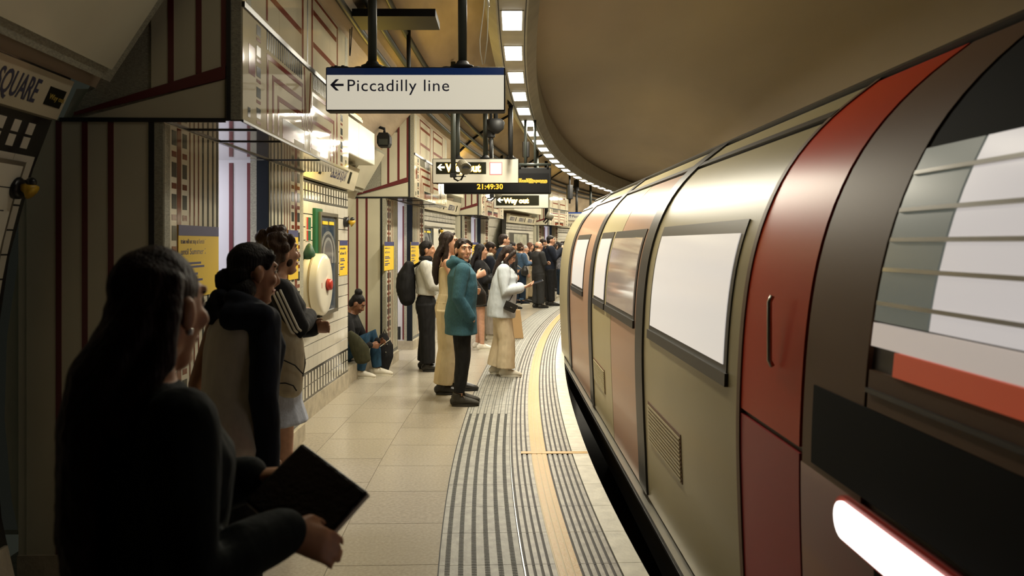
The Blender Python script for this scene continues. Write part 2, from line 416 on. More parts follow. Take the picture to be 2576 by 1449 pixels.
# the near tiled wall, curved, ending just before the first portal
def curved_quad(b, z0, z1, s0, s1, m, proud, th=0.008):
    n0, n1 = vault_n(z0)-proud, vault_n(z1)-proud; k = max(1, int(math.ceil((s1-s0)/0.25))); vs = []; fs = []
    for i in range(k+1):
        q = s0+(s1-s0)*i/k; vs += [P(n0+th, q, z0), P(n0, q, z0), P(n1, q, z1), P(n1+th, q, z1)]
    for i in range(k):
        for j in range(4): fs.append((4*i+j, 4*i+(j+1) % 4, 4*i+4+(j+1) % 4, 4*i+4+j))
    fs += [(3, 2, 1, 0), tuple(4*k+j for j in range(4))]
    b.add(vs, fs, m)
def near_wall():
    e = S(3.63, 3.0); a = e-1.5
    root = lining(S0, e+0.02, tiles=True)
    b = MB(); z = 0.0
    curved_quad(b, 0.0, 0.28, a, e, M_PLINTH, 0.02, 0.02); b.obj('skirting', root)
    rows = [0.60+i*0.112 for i in range(13)]
    rh = 0.112
    for j, z0 in enumerate(rows):
        for i in range(8):
            s1_ = e-0.012-i*0.15
            b = MB(); curved_quad(b, z0+0.004, z0+rh-0.004, s1_-0.1475, s1_, M_TILE, 0.008, 0.009); b.obj('wall_tile', root)
    for zb0, zb1 in ((0.30, 0.585), (2.06, 2.21)):
        for i in range(9):
            c = e-0.09-i*0.105; zm = (zb0+zb1)/2
            for z0, z1 in ((zb0+0.02, zm-0.006), (zm+0.006, zb1-0.02)):
                b = MB(); curved_quad(b, z0, z1, c-0.05, c, M_TILE, 0.006, 0.008); b.obj('key_tile', root)
    # frieze with the station name
    b = MB(); curved_quad(b, 2.225, 2.40, a, e, M_CREAMG, 0.035, 0.035); fr = b.obj('name_frieze', root)
    ang = math.atan2(vault_n(2.225)-vault_n(2.40), 0.175)
    M = frame(vault_n(2.31)-0.037, e-0.22, 2.275) @ Matrix.Rotation(ang, 4, 'X')
    M.translation = P(vault_n(2.265)-0.037, e-0.22, 2.265)
    text('lettering', 'LEICESTER SQUARE', 0.15, M_INK, M, fr, align='RIGHT', sx=0.52, bold=0.002)
    M2 = frame(vault_n(2.31)-0.037, e-0.09, 2.31) @ Matrix.Rotation(ang, 4, 'X')
    b = MB(); b.box((0, 0, 0.001), (0.13, 0.085, 0.004), M_SIGNBLK, M2); pl = b.obj('way_out_plate', fr)
    M3 = M2 @ Matrix.Translation((-0.05, -0.012, 0.004)); M3_ = M3
    text('lettering', 'Way out', 0.035, mat('dim yellow print', (0.45, 0.33, 0.06), 0.5), M3_, fr)
    return root, e
nw, NEAR_E = near_wall()

# large cream tiles on the curved lining beyond the third portal
b = MB(); curved_quad(b, 0.1, 2.40, S(20.12), S(22.95), M_TILEB, 0.004, 0.004) if False else [curved_quad(b, 0.1+0.25*j, 0.35+0.25*j, S(20.12), S(22.95), M_TILEB, 0.005, 0.005) for j in range(9)]; lt = b.obj('wall_left', kind='structure')
for i in range(6):
    for j in range(9):
        b = MB(); q0 = S(20.12)+i*(S(22.95)-S(20.12))/6; q1 = S(20.12)+(i+1)*(S(22.95)-S(20.12))/6
        curved_quad(b, 0.12+j*0.25+0.008, 0.12+(j+1)*0.25-0.008, q0+0.008, q1-0.008, M_TILE, 0.012, 0.012); b.obj('wall_tile', lt)
# ------------------------------------------------------------------ portals
def portal(idx, s0, s1, label, detail=True):
    ZB, ZM, ZU = 2.27, 2.84, 3.42
    NB, NP = 1.985, 2.36
    root = thing('passage_portal', label, 'portal', P(NP, (s0+s1)/2, 0))
    tsv = -(P(2.4, s0+0.01)-P(2.4, s0)).normalized()      # towards the camera along the platform
    o0, o1 = s0+OPEN0, s1-OPEN1
    def cheek(b, pts, m, proud=0.004, s=None):
        s = s0 if s is None else s
        b.prism([P(n, s, z) for n, z in pts], tsv*proud, m)
    def rect(b, n0, n1, z0, z1, m, proud=0.004, s=None): cheek(b, [(n0, z0), (n1, z0), (n1, z1), (n0, z1)], m, proud, s)
    # pilasters
    for a, e, nm in ((s0, o0, 'pilaster'), (o1, s1, 'pilaster')):
        b = MB(); b.cbox(NP, 3.06, a, e, 0.14, ZB, M_CREAM, 0.4); b.obj(nm, root)
        b = MB(); b.cbox(NP-0.015, 3.06, a-0.012, e+0.012, 0.0, 0.14, M_PLINTH, 0.4); b.obj('plinth', root)
    # cheek below the box
    b = MB(); rect(b, 2.432, 3.02, 0.14, ZB-0.012, M_CREAM); b.obj('cheek_panel', root)
    for n in (2.865, 2.74, 2.615):
        b = MB(); rect(b, n-0.0135, n+0.0135, 0.14, ZB-0.012, M_MAROON, 0.007); b.obj('stripe', root)
    b = MB(); rect(b, 2.405, 2.432, 0.14, ZB, M_BLACK, 0.009); b.obj('black_edge', root)
    b = MB(); rect(b, NP+0.002, 2.405, 0.14, ZB-0.012, M_TEXT, 0.007); b.obj('ribbed_edge', root)
    # overhead box
    nt = vault_n(ZU)+0.05
    b = MB()
    prof = [(NB+0.002, ZB), (vault_n(ZB)+0.05, ZB), (vault_n(2.7)+0.02, 2.7), (vault_n(3.1)+0.02, 3.1), (nt, ZU), (NB+0.05, ZU), (NB+0.002, ZU-0.04)]
    k = 6; vs = []; fs = []
    for i in range(k+1):
        q = s0+(s1-s0)*i/k; vs += [P(n, q, z) for n, z in prof]
    m_ = len(prof)
    for i in range(k):
        for j in range(m_): fs.append((m_*i+j, m_*i+(j+1) % m_, m_*(i+1)+(j+1) % m_, m_*(i+1)+j))
    fs += [tuple(range(m_-1, -1, -1)), tuple(m_*k+j for j in range(m_))]
    b.add(vs, fs, M_TEXT); b.obj('overhead_box', root)
    # box cheek: textured, wedge stripe, stepped white panels with maroon stripes
    b = MB(); cheek(b, [(2.79, 2.285), (2.06, 2.47), (2.06, 2.535), (2.79, 2.30)], M_MAROON, 0.010); b.obj('wedge_stripe', root)
    b = MB(); cheek(b, [(2.75, 2.276), (2.065, 2.276), (2.065, 2.466)], M_CREAM, 0.004); b.obj('cheek_panel', root)
    def dz(n): return 2.535+(2.06-n)*(-0.322)*-1 if False else 2.535-(n-2.06)*0.322
    cols = [(2.42, 2.339, 2.94), (2.311, 2.204, 3.12), (2.176, 2.079, 3.30)]
    for n1, n0, zt in cols:
        b = MB(); cheek(b, [(n1, dz(n1)), (n0, dz(n0)), (n0, zt), (n1, zt)], M_CREAM, 0.006); b.obj('cheek_panel', root)
    for n, zt in ((2.325, 3.12), (2.19, 3.30), (2.067, 3.42)):
        b = MB(); cheek(b, [(n+0.014, dz(n)), (n-0.014, dz(n)), (n-0.014, zt), (n+0.014, zt)], M_MAROON, 0.008); b.obj('stripe', root)
    b = MB(); rect(b, 2.035, 2.055, ZB-0.008, ZU, M_BLACK, 0.012); rect(b, 2.06, 2.86, ZB-0.016, ZB+0.004, M_BLACK, 0.010); b.obj('black_edge', root)
    b = MB(); rect(b, NB, 2.035, ZB, ZU, M_TEXT, 0.006); b.obj('ribbed_edge', root)
    # fascia panels on the track face
    nf = NB
    mid = (s0+s1)/2
    for a, e in ((s0, mid-0.002), (mid+0.002, s1)):
        b = MB(); b.cbox(nf-0.006, nf+0.002, a, e, ZB, ZM-0.012, M_CREAMG, 0.5); b.obj('fascia_panel', root)
        b = MB(); b.cbox(nf-0.006, nf+0.002, a, (a+e)/2-0.0015, ZM+0.012, ZU-0.04, M_CREAMG, 0.5); b.obj('fascia_panel', root)
        b = MB(); b.cbox(nf-0.006, nf+0.002, (a+e)/2+0.0015, e, ZM+0.012, ZU-0.04, M_CREAMG, 0.5); b.obj('fascia_panel', root)
    b = MB(); b.cbox(nf-0.016, nf, s0, s1, ZM-0.014, ZM+0.014, M_BLACK, 0.5); b.cbox(nf-0.010, nf, s0, s1, ZB-0.012, ZB, M_BLACK, 0.5); b.obj('black_trim', root)
    # printed pattern of the fascia; a from 0 to 0.5 is mirrored
    L = s1-s0; H = ZM-0.012-ZB
    b = MB()
    def pr(a0, a1, b0, b1, m, mirror=True):
        nface(b, nf-0.006, s0+a0*L, s0+a1*L, ZB+b0*H, ZB+b1*H, m)
        if mirror: nface(b, nf-0.006, s0+(1-a1)*L, s0+(1-a0)*L, ZB+b0*H, ZB+b1*H, m)
    for i in range(5):
        z = 0.03+i*0.195
        pr(0.085, 0.112, z, z+0.03, M_BROWN); pr(0.085, 0.112, z+0.055, z+0.15, M_SLATE)
    pr(0.035, 0.075, 0.45, 0.72, M_BROWN, False); pr(0.03, 0.045, 0.05, 0.14, M_SLATE)
    for i, (a, t) in enumerate(((0.155, 0.72), (0.195, 0.55), (0.235, 0.38))):
        pr(a, a+0.012, 0.02, t+0.05, M_BROWN); pr(a+0.012, 0.455, t, t+0.05, M_BROWN)
        pr(0.447, 0.455, t-0.12, t, M_BROWN)
    pr(0.275, 0.465, 0.165, 0.225, M_SLATE); pr(0.275, 0.465, 0.07, 0.165, M_BROWN); pr(0.275, 0.37, 0.02, 0.07, M_BROWN)
    pr(0.468, 0.473, 0.02, 0.95, M_BROWN)
    for i in range(18):
        a = 0.155+i*0.0165; pr(a, a+0.009, 0.81, 0.995, M_SLATE)
    # V of the middle
    for sg in (-1, 1):
        b.prism([P(nf-0.006, mid+sg*0.02, ZB+0.25*H), P(nf-0.006, mid+sg*0.035, ZB+0.25*H), P(nf-0.006, mid+sg*0.10, ZB+0.98*H), P(nf-0.006, mid+sg*0.075, ZB+0.98*H)][::sg], P(nf-0.0075, mid, 0)-P(nf-0.006, mid, 0), M_BROWN)
    U0 = ZM+0.012; UH = ZU-0.04-U0
    def pu(a0, a1, b0, b1, m):
        for x0, x1 in ((a0, a1), (1-a1, 1-a0)): nface(b, nf-0.006, s0+x0*L, s0+x1*L, U0+b0*UH, U0+b1*UH, m)
    for t in (0.30, 0.72): pu(0.17, 0.44, t, t+0.07, M_BROWN)
    pu(0.445, 0.46, 0.02, 0.95, M_BROWN); pu(0.15, 0.162, 0.05, 0.95, M_BROWN); pu(0.15, 0.46, 0.93, 0.97, M_BROWN)
    pu(0.02, 0.05, 0.0, 0.97, M_TEXT); pu(0.496, 0.4995, 0, 1, M_BLACK)
    b.obj('printed_pattern', root, kind='stuff')
    # pilaster print
    for a, e, flip in ((s0, o0, False), (o1, s1, True)):
        W = e-a; b = MB(); z0, z1 = 0.16, ZB-0.02
        def pp(x0, x1, q0, q1, m):
            if flip: x0, x1 = 1-x1, 1-x0
            nface(b, NP, a+x0*W, a+x1*W, z0+(z1-z0)*q0, z0+(z1-z0)*q1, m)
        pp(0.0, 0.09, 0, 1, M_TEXT)
        nb = 13
        for i in range(nb):
            q = i/nb
            for x in (0.12, 0.30):
                pp(x, x+0.075, q+0.004, q+0.018, M_BROWN); pp(x, x+0.075, q+0.032, q+0.068, M_SLATE)
        pp(0.205, 0.275, 0.0, 1, M_BROWN)
        for x in (0.42, 0.50, 0.58): pp(x, x+0.018, 0, 1, M_BROWN)
        for x in (0.66, 0.76, 0.86, 0.95):
            pp(x, x+0.03, 0, 1, M_SLATE)
            if detail:
                for i in range(26): pp(x+0.008, x+0.022, i/26+0.01, i/26+0.021, M_CREAM)
        pp(0, 1, 0, 0.02, M_SLATE)
        b.obj('printed_pattern', root, kind='stuff')
    # soffit
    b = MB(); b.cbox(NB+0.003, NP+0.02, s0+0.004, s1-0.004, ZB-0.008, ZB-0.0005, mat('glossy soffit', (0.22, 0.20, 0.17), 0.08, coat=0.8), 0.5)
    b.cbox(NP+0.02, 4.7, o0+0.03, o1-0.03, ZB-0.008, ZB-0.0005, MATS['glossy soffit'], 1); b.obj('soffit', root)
    b = MB()
    for q in (s0+0.3, o0, o1): b.cbox(NB+0.01, NP+0.01, q-0.01, q+0.01, ZB-0.014, ZB-0.008, M_BLACK, 1)
    b.cbox(NP-0.012, NP+0.012, s0, s1, ZB-0.016, ZB-0.008, M_BLACK, 0.5); b.obj('black_trim', root)
    # passage: side walls, ceiling, end wall and its ceiling lamp
    b = MB(); b.cbox(NP+0.10, 4.8, o1-0.004, o1+0.06, 0, ZB, M_PASS, 1); b.obj('passage_wall', root)
    b = MB(); b.cbox(NP+0.10, 4.8, o0-0.06, o0+0.004, 0, ZB, M_PASS, 1); b.obj('passage_wall', root)
    b = MB(); b.cbox(4.7, 4.8, o0, o1, 0, ZB, M_PASS, 1); b.obj('passage_wall', root)
    b = MB(); b.cbox(3.0, 4.8, o0, o1, ZB, ZB+0.05, M_PASS, 1); b.obj('passage_ceiling', root)
    b = MB(); b.cbox(3.28, 4.8, o0, o1, -0.05, 0.0, M_FLOOR2, 1); b.obj('passage_floor', root)
    for n in (2.635, 2.505, 2.9):
        b = MB(); rect(b, n-0.014, n+0.014, 0.16, ZB-0.03, M_MAROON, 0.010, o1); b.obj('stripe', root)
    b = MB(); rect(b, NP+0.005, 2.45, 0.14, ZB-0.01, M_NAVY, 0.012, o1); b.obj('black_edge', root)
    b = MB(); rect(b, 2.45, 2.495, 0.14, ZB-0.01, M_TEXT, 0.011, o1); b.obj('ribbed_edge', root)
    b = MB(); rect(b, 2.55, 2.75, 0.16, 0.36, M_BLACK, 0.008, o1); b.obj('black_square', root)
    b = MB(); b.cbox(3.2, 4.2, (o0+o1)/2-0.06, (o0+o1)/2+0.06, ZB-0.05, ZB-0.008, mat('passage tube', (1, 1, 1), 0.4, emit=(0.95, 0.93, 1.0), estr=8), 1); b.obj('ceiling_lamp', root)
    lp = P(3.3, (o0+o1)/2, ZB-0.07)
    lamp('passage_light', 'AREA', lp, PASSAGE_W, (0.93, 0.92, 1.0), 0.7, (0.55, 0.1, -1), 0.4)
    return root
PL = ['nearest passage portal with maroon striped cheek behind the long haired woman',
      'second passage portal, striped white cheek beside the seated woman',
      'third passage portal, behind the clock board and the man in the teal hoodie',
      'farthest passage portal, small, behind the tall man in navy']
for i, (a, e) in enumerate(PORTALS): portal(i, a, e, PL[i], i < 2)

# ------------------------------------------------------------------ yellow work lights above the overhead cabinets and the name friezes
for i, (a, e, zc) in enumerate(((S(7.0), S(9.2), 2.96), (S(13.8), S(16.4), 2.96), (S(22.9), S(26.2), 2.89))):
    sm = (a+e)/2; nm = ('first', 'second', 'third')[i]
    wl = thing('batten_light', 'yellow batten lamp on top of the %s overhead cabinet' % nm, 'lamp', P(2.28, sm, zc))
    b = MB(); b.cbox(2.24, 2.32, sm-0.5, sm+0.5, zc, zc+0.03, M_METAL, 1); b.obj('body', wl)
    b = MB(); b.cbox(2.25, 2.31, sm-0.48, sm+0.48, zc+0.03, zc+0.05, mat('yellow tube', (1, 0.8, 0.2), 0.4, emit=(1.0, 0.66, 0.08), estr=4), 1); b.obj('tube', wl)
    lamp('uplight', 'AREA', P(2.18, sm, zc+0.08), UPLIGHT_W, (1.0, 0.66, 0.08), 0.12, (0.85, 0.0, 0.75), 1.0)
fl_ = thing('batten_light', 'bright yellow lamp over the name frieze under the nearest portal box', 'lamp', P(2.3, S(7.1), 2.55))
b = MB(); b.cbox(2.20, 2.26, S(6.78), S(7.7), 2.50, 2.53, MATS['yellow tube'], 1); b.obj('tube', fl_)
b = MB(); b.cbox(2.19, 2.27, S(6.76), S(7.72), 2.53, 2.56, M_METAL, 1); b.obj('body', fl_)
lamp('frieze_lamp', 'AREA', P(2.23, S(7.25), 2.49), 9, (1.0, 0.68, 0.1), 0.06, (-0.35, 0, -1), 0.8)
# ------------------------------------------------------------------ strip lights along the crown
M_BLANK = M_HOUS
LN, LZ = 0.60, 3.62
pitch = 1.2; s_l = S(6.99, LN)
ORD = ['topmost', 'second', 'third', 'fourth', 'fifth', 'sixth', 'seventh', 'eighth', 'ninth', 'tenth', 'eleventh', 'twelfth', 'thirteenth', 'fourteenth', 'fifteenth', 'sixteenth', 'seventeenth', 'eighteenth', 'nineteenth', 'twentieth', 'twenty first', 'twenty second', 'twenty third', 'twenty fourth']
b = MB(); e_ = s_l-pitch/2*R/(R+LN)
b.cbox(LN-0.24, LN+0.24, S0+0.3, e_, LZ+0.1, LZ+0.3, M_HOUS, 0.6); b.cbox(LN-0.135, LN+0.135, S0+0.3, e_, LZ, LZ+0.1, M_HOUS, 0.6); tr4 = b.obj('trim_4', kind='structure')
for k in (-1, -2, -3):
    q = s_l+k*pitch*R/(R+LN); b = MB(); b.cbox(LN-0.085, LN+0.085, q-0.285, q+0.285, LZ-0.012, LZ+0.01, mat('dim diffuser', (0.8, 0.78, 0.7), 0.5, emit=(1, 0.95, 0.8), estr=0.8), 1); b.obj('diffuser', tr4)
    lamp('strip_lamp', 'AREA', P(LN, q, LZ-0.02), LAMP_W*0.11, (1.0, 0.92, 0.74), 0.17, (0, 0, -1), 0.55)
for k in range(0, 24):
    q = s_l+k*pitch*R/(R+LN)
    LBL = ('topmost square ceiling lamp in the grey trough, largest and nearest' if k == 0 else '%s square ceiling lamp in the grey trough, counted down from the top' % ORD[k]) if k < 21 else '%s of the tiny ceiling lamps ending the trough behind the train roof' % ('first', 'second', 'third')[k-21]
    root = thing('strip_light', LBL, 'ceiling light', P(LN, q, LZ), 'square lamps of the ceiling trough')
    b = MB(); vs = []; fs = []
    h = pitch/2-0.004
    for qq in (q-h, q, q+h):
        zt = vault_z(LN)+0.05
        vs += [P(LN+0.135, qq, LZ), P(LN-0.135, qq, LZ), P(LN-0.24, qq, LZ+0.12), P(LN-0.2, qq, zt-0.1), P(LN+0.2, qq, zt-0.12), P(LN+0.24, qq, LZ+0.12)]
    for i in range(2):
        for j in range(6): fs.append((6*i+j, 6*i+(j+1) % 6, 6*i+6+(j+1) % 6, 6*i+6+j))
    fs += [(5, 4, 3, 2, 1, 0), tuple(12+j for j in range(6))]
    b.add(vs, fs, M_HOUS); b.obj('housing', root)
    b = MB(); b.cbox(LN-0.10, LN+0.10, q-0.30, q+0.30, LZ-0.006, LZ, M_METAL, 1); b.obj('lamp_frame', root)
    b = MB(); b.cbox(LN-0.085, LN+0.085, q-0.285, q+0.285, LZ-0.012, LZ-0.004, M_LAMP, 1); b.obj('diffuser', root)
    for sg in (-1, 1):
        b = MB(); b.cbox(LN+sg*0.115-0.004, LN+sg*0.115+0.004, q-h, q+h, LZ-0.004, LZ, M_DARK, 1); b.obj('seam', root)
    if True:
        lamp('strip_lamp', 'AREA', P(LN, q, LZ-0.02), LAMP_W, (1.0, 0.92, 0.74), 0.17, (0, 0, -1), 0.55)
# ------------------------------------------------------------------ hanging signs (faces turned to the viewer)
def FM(x, y, z): return Matrix(((1, 0, 0, x), (0, 0, -1, y), (0, 1, 0, z), (0, 0, 0, 1)))   # x right, y up, z to the viewer
def px(u, v, D): return Vector(((u-1288)/2000*D, D, 1.66-(v-612)/2000*D))
def ceil_z(x, y):
    d = math.hypot(CX-x, y-CY)-R
    return LZ-0.03 if abs(d-LN) < 0.27 else vault_z(d)-0.03
def arrow_left(b, x, y, s, m, M, t=0.0016, th=0.17):
    def pr(pts): b.prism([M @ Vector((x+p[0]*s, y+p[1]*s, 0)) for p in pts], (M.to_3x3() @ Vector((0, 0, t))), m)
    pr([(0.25, -th/2), (1.0, -th/2), (1.0, th/2), (0.25, th/2)])
    pr([(0, 0), (0.42, -0.42), (0.42+0.24, -0.42), (0.24, 0)]); pr([(0, 0), (0.24, 0), (0.66, 0.42), (0.42, 0.42)])
def sign_box(root, x, D, z0, z1, wd, th=0.12, bevel=0.01, m=M_SIGNW2):
    b = MB(); b.box((x, D+th/2, (z0+z1)/2), (wd, th, z1-z0), M_DARK); b.obj('casing', root, bevel=bevel)
    b = MB(); b.box((x, D-0.002, (z0+z1)/2), (wd-0.02, 0.006, z1-z0-0.02), m); return b.obj('sign_face', root)
def poles(root, xs, D, z0, r=0.032, flange=True, m=M_POLE):
    for x in xs:
        zt = ceil_z(x, D)+0.03
        b = MB(); b.tube([(x, D, z0), (x, D, zt)], r, m, 14); b.obj('hanger_pole', root)
        if flange:
            b = MB(); b.tube([(x, D, z0), (x, D, z0+0.018), (x, D, z0+0.03), (x, D, z0+0.05)], [0.085, 0.08, 0.05, r+0.006], M_DARK, 14); b.obj('flange', root)
# Piccadilly line
D = 5.55; z0, z1 = 2.583, 2.892; x = (1045-1288)/2000*D
r0 = thing('direction_sign', 'white hanging sign with blue top band reading Piccadilly line', 'sign', (x, D, z0))
f = sign_box(r0, x, D, z0, z1, 1.255, m=M_SIGNW)
b = MB(); b.box((x, D-0.006, z1-0.034), (1.235, 0.004, 0.048), M_SIGNBLUE); b.obj('blue_band', r0)
b = MB(); arrow_left(b, px(831, 0, D).x, 1.66-(214-612)/2000*D, 0.094, M_INK, FM(0, D-0.0055, 0)); b.obj('arrow', r0)
text('lettering', 'Piccadilly line', 0.117, M_INK, FM(px(872, 0, D).x, D-0.0055, 1.66-(229.5-612)/2000*D), r0, sx=1.045, bold=0.0, space=1.08)
poles(r0, (px(933, 0, D).x, px(1162, 0, D).x), D+0.06, z1)
for xx, w_ in ((px(930, 0, D).x, 0.22), (px(1160, 0, D).x, 0.26), (px(850, 0, D).x, 0.12)):
    b = MB()
    for i in range(5): b.ball((xx+(i-2)*w_/5, D+0.06, z1+0.004), (w_/6, 0.035, 0.012+0.008*(i % 2)), M_DARK, seg=8, rings=5)
    b.obj('cable_clump', r0)
# thin looped cable beside the sign
def wire(name, pts, r, m, label, cat):
    b = MB(); b.tube(pts, r, m, 6); o = b.obj(name); tag(o, label, cat); return o
def loop(u0, v0, u1, v1, u2, v2, D_):
    a, c, e = px(u0, v0, D_), px(u1, v1, D_), px(u2, v2, D_)
    return [a*((1-t)**2)+c*(2*t*(1-t))+e*(t*t) for t in [i/14 for i in range(15)]]
b = MB(); b.tube([px(1224, -60, D), px(1216, 30, D), px(1207, 100, D), px(1208, 130, D), px(1214, 162, D)], 0.0035, M_WHITE, 6); b.tube([px(1230, -60, D), px(1228, 20, D), px(1226, 100, D), px(1219, 160, D)], 0.0035, M_WHITE, 6)
b.tube([px(1226, -6, D), px(1230, 16, D)], 0.009, M_WHITE, 8)
tag(b.obj('looped_cable'), 'thin pale looped cable hanging down to the right end of the big sign', 'cable')
b = MB(); b.tube(loop(882, 20, 876, 240, 886, 60, 6.6), 0.004, M_DARK, 6)
tag(b.obj('looped_cable'), 'thin dark looped cable hanging at the left end of the big sign', 'cable')

# Way out, first
D = 11.5; z0, z1 = 2.527, 2.886; x = (1196.5-1288)/2000*D
r1 = thing('way_out_sign', 'white hanging sign with lit yellow Way out and a lit square pictogram', 'sign', (x, D, z0))
sign_box(r1, x, D, z0, z1, 1.25)
def panel(root, u0, u1, v0, v1, D_, m, name, pr=0.004):
    a, c = px(u0, v0, D_), px(u1, v1, D_)
    b = MB(); b.box(((a.x+c.x)/2, D_-0.006, (a.z+c.z)/2), (c.x-a.x, pr, a.z-c.z), m); return b.obj(name, root)
panel(r1, 1097, 1223, 408, 438, D, M_SIGNBLK, 'black_panel')
text('lettering', 'Way out', 0.155, M_AMBER, FM(px(1122, 0, D).x, D-0.0085, 1.66-(431.5-612)/2000*D), r1, sx=0.9, bold=0.012)
text('lettering', 'Way out', 0.155, M_AMBERHOT, FM(px(1122, 0, D).x, D-0.0105, 1.66-(431.5-612)/2000*D), r1, sx=0.9, bold=0.0045)
b = MB(); arrow_left(b, px(1100, 0, D).x, 1.66-(421-612)/2000*D, 0.108, M_AMBERHOT, FM(0, D-0.0085, 0), th=0.24); b.obj('arrow', r1)
panel(r1, 1231.5, 1263.5, 408, 440, D, M_REDL, 'red_border')
panel(r1, 1233.5, 1261.5, 410, 438, D-0.003, M_PINKW, 'pictogram')
poles(r1, (px(1150, 0, D).x, px(1221, 0, D).x, px(1284, 0, D).x), D+0.06, z1, 0.036)
# dot-matrix clock board
D = 12.6; z0, z1 = 2.447, 2.86; x = (1251.5-1288)/2000*D
r2 = thing('train_indicator', 'black hanging indicator board with amber clock digits', 'sign', (x, D, z0))
b = MB(); b.box((x, D+0.09, (z0+z1)/2), (1.70, 0.18, z1-z0), M_DARK); b.obj('casing', r2, bevel=0.012)
panel(r2, 1122, 1381, 436, 484, D, mat('display black', (0.006, 0.006, 0.006), 0.5, spec=0.1), 'display')
text('lettering', '21:49:30', 0.115, M_LED, FM(px(1200, 0, D).x, D-0.0095, 1.66-(475.5-612)/2000*D), r2, sx=0.98, bold=0.004, space=1.06)
rr = random.Random(3)
b = MB()
for j in range(7):
    u = 1306-rr.random()*4
    while u < 1376:
        l = 3+rr.random()*9; v = 449+j*1.75
        if 1+0 < j < 6 or rr.random() < 0.5:
            a, c = px(u, v, D), px(min(u+l, 1377), v+1.3, D); b.box(((a.x+c.x)/2, D-0.0095, (a.z+c.z)/2), (c.x-a.x, 0.002, a.z-c.z), M_LED)
        u += l+0.8
b.obj('lit_line', r2)
b = MB(); b.tube([px(1300, 414, D), px(1386, 414, D)], 0.022, M_POLE, 8)
for u in (1308, 1378): b.tube([px(u, 414, D), px(u, 424, D)], 0.018, M_DARK, 8)
b.obj('hanger_bar', r2)
poles(r2, (px(1322, 0, D).x, px(1346, 0, D).x), D+0.06, z1, 0.022, False)
# Way out, second
D = 18.0; z0, z1 = 2.452, 2.778; x = (1311-1288)/2000*D
r3 = thing('way_out_sign', 'smaller white sign with lit yellow Way out under the clock board', 'sign', (x, D, z0))
sign_box(r3, x, D, z0, z1, 1.25)
panel(r3, 1248, 1356, 491.5, 517, D, M_SIGNBLK, 'black_panel')
text('lettering', 'Way out', 0.155, M_AMBER, FM(px(1268, 0, D).x, D-0.0085, 1.66-(510.5-612)/2000*D), r3, sx=1.0, bold=0.014)
text('lettering', 'Way out', 0.155, M_AMBERHOT, FM(px(1268, 0, D).x, D-0.0105, 1.66-(510.5-612)/2000*D), r3, sx=1.0, bold=0.006)
b = MB(); arrow_left(b, px(1251, 0, D).x, 1.66-(503-612)/2000*D, 0.135, M_AMBERHOT, FM(0, D-0.0085, 0), th=0.24); b.obj('arrow', r3)
poles(r3, (px(1262, 0, D).x, px(1352, 0, D).x), D+0.06, z1, 0.03, False)
# far Piccadilly sign
D = 29.5; z0, z1 = 2.50, 2.82; x = (1472-1288)/2000*D
r4 = thing('direction_sign', 'small far white sign reading Piccadilly line above the train', 'sign', (x, D, z0))
sign_box(r4, x, D, z0, z1, 1.27)
b = MB(); b.box((x, D-0.006, z1-0.035), (1.25, 0.004, 0.05), M_SIGNBLUE); b.obj('blue_band', r4)
text('lettering', 'Piccadilly line', 0.135, M_INK, FM(px(1439, 0, D).x, D-0.006, 1.66-(547.5-612)/2000*D), r4, sx=0.95, bold=0.004, space=1.05)
Mup = FM(px(1434.5, 0, D).x, D-0.006, 1.66-(547.5-612)/2000*D) @ Matrix.Rotation(-PI/2, 4, 'Z')
b = MB(); arrow_left(b, -0.12, 0.0, 0.12, M_INK, Mup); b.obj('arrow', r4)
poles(r4, (px(1451, 0, D).x, px(1486, 0, D).x), D+0.06, z1, 0.045, False)

# ------------------------------------------------------------------ cameras, speakers, poles
D = 9.6
c0 = thing('security_camera', 'grey bullet camera on a thick dark pole in front of the Way out lettering', 'camera', px(1140, 440, D))
a = px(1140, 443, D); b = MB(); b.tube([a, (a.x, a.y, ceil_z(a.x, a.y))], 0.030, M_POLE, 14); b.obj('hanger_pole', c0)
b = MB(); b.box((a.x, a.y, a.z+0.01), (0.075, 0.075, 0.05), M_DARK); b.obj('bracket', c0, bevel=0.006)
e = px(1171, 424, D-0.13); s_ = px(1163, 413, D+0.16)
b = MB(); b.tube([s_, e], [0.062, 0.068], mat('camera beige', (0.11, 0.10, 0.07), 0.5, spec=0.3), 18, smooth=False); b.obj('camera_body', c0)
dr = (e-s_).normalized()
b = MB(); b.tube([e-dr*0.01, e+dr*0.03, e+dr*0.03], [0.075, 0.07, 0.05], MATS['camera beige'], 18, smooth=False); b.obj('hood', c0)
b = MB(); b.tube([e+dr*0.02, e+dr*0.034], [0.040, 0.038], M_BLACK, 16, smooth=False); b.obj('lens', c0)
b = MB(); b.tube([px(1141, 441, D), px(1143, 450, D), px(1152, 455, D), px(1160, 452, D), px(1166, 440, D), px(1168, 432, D)], 0.011, M_DARK, 8); b.tube([px(1140, 444, D), px(1172, 444, D)], 0.006, M_DARK, 6); b.obj('cable', c0)
D = 14.5
c1 = thing('security_camera', 'dark camera with looped cable under the clock board', 'camera', px(1238, 495, D))
b = MB(); b.box(px(1237, 491, D), (0.07, 0.1, 0.10), M_DARK); b.obj('bracket', c1, bevel=0.008)
b = MB(); b.tube([px(1237, 498, D), px(1226, 500, D), px(1225, 505, D), px(1236, 506, D), px(1248, 494, D)], 0.012, M_DARK, 8); b.obj('cable', c1)
b = MB(); b.tube([px(1246, 493, D), px(1262, 490, D)], 0.05, MATS['camera beige'], 12); b.obj('camera_body', c1)
a = px(1237, 491, D); b = MB(); b.tube([a, (a.x, a.y, ceil_z(a.x, a.y))], 0.03, M_POLE, 8); b.obj('hanger_pole', c1)
D = 22.0
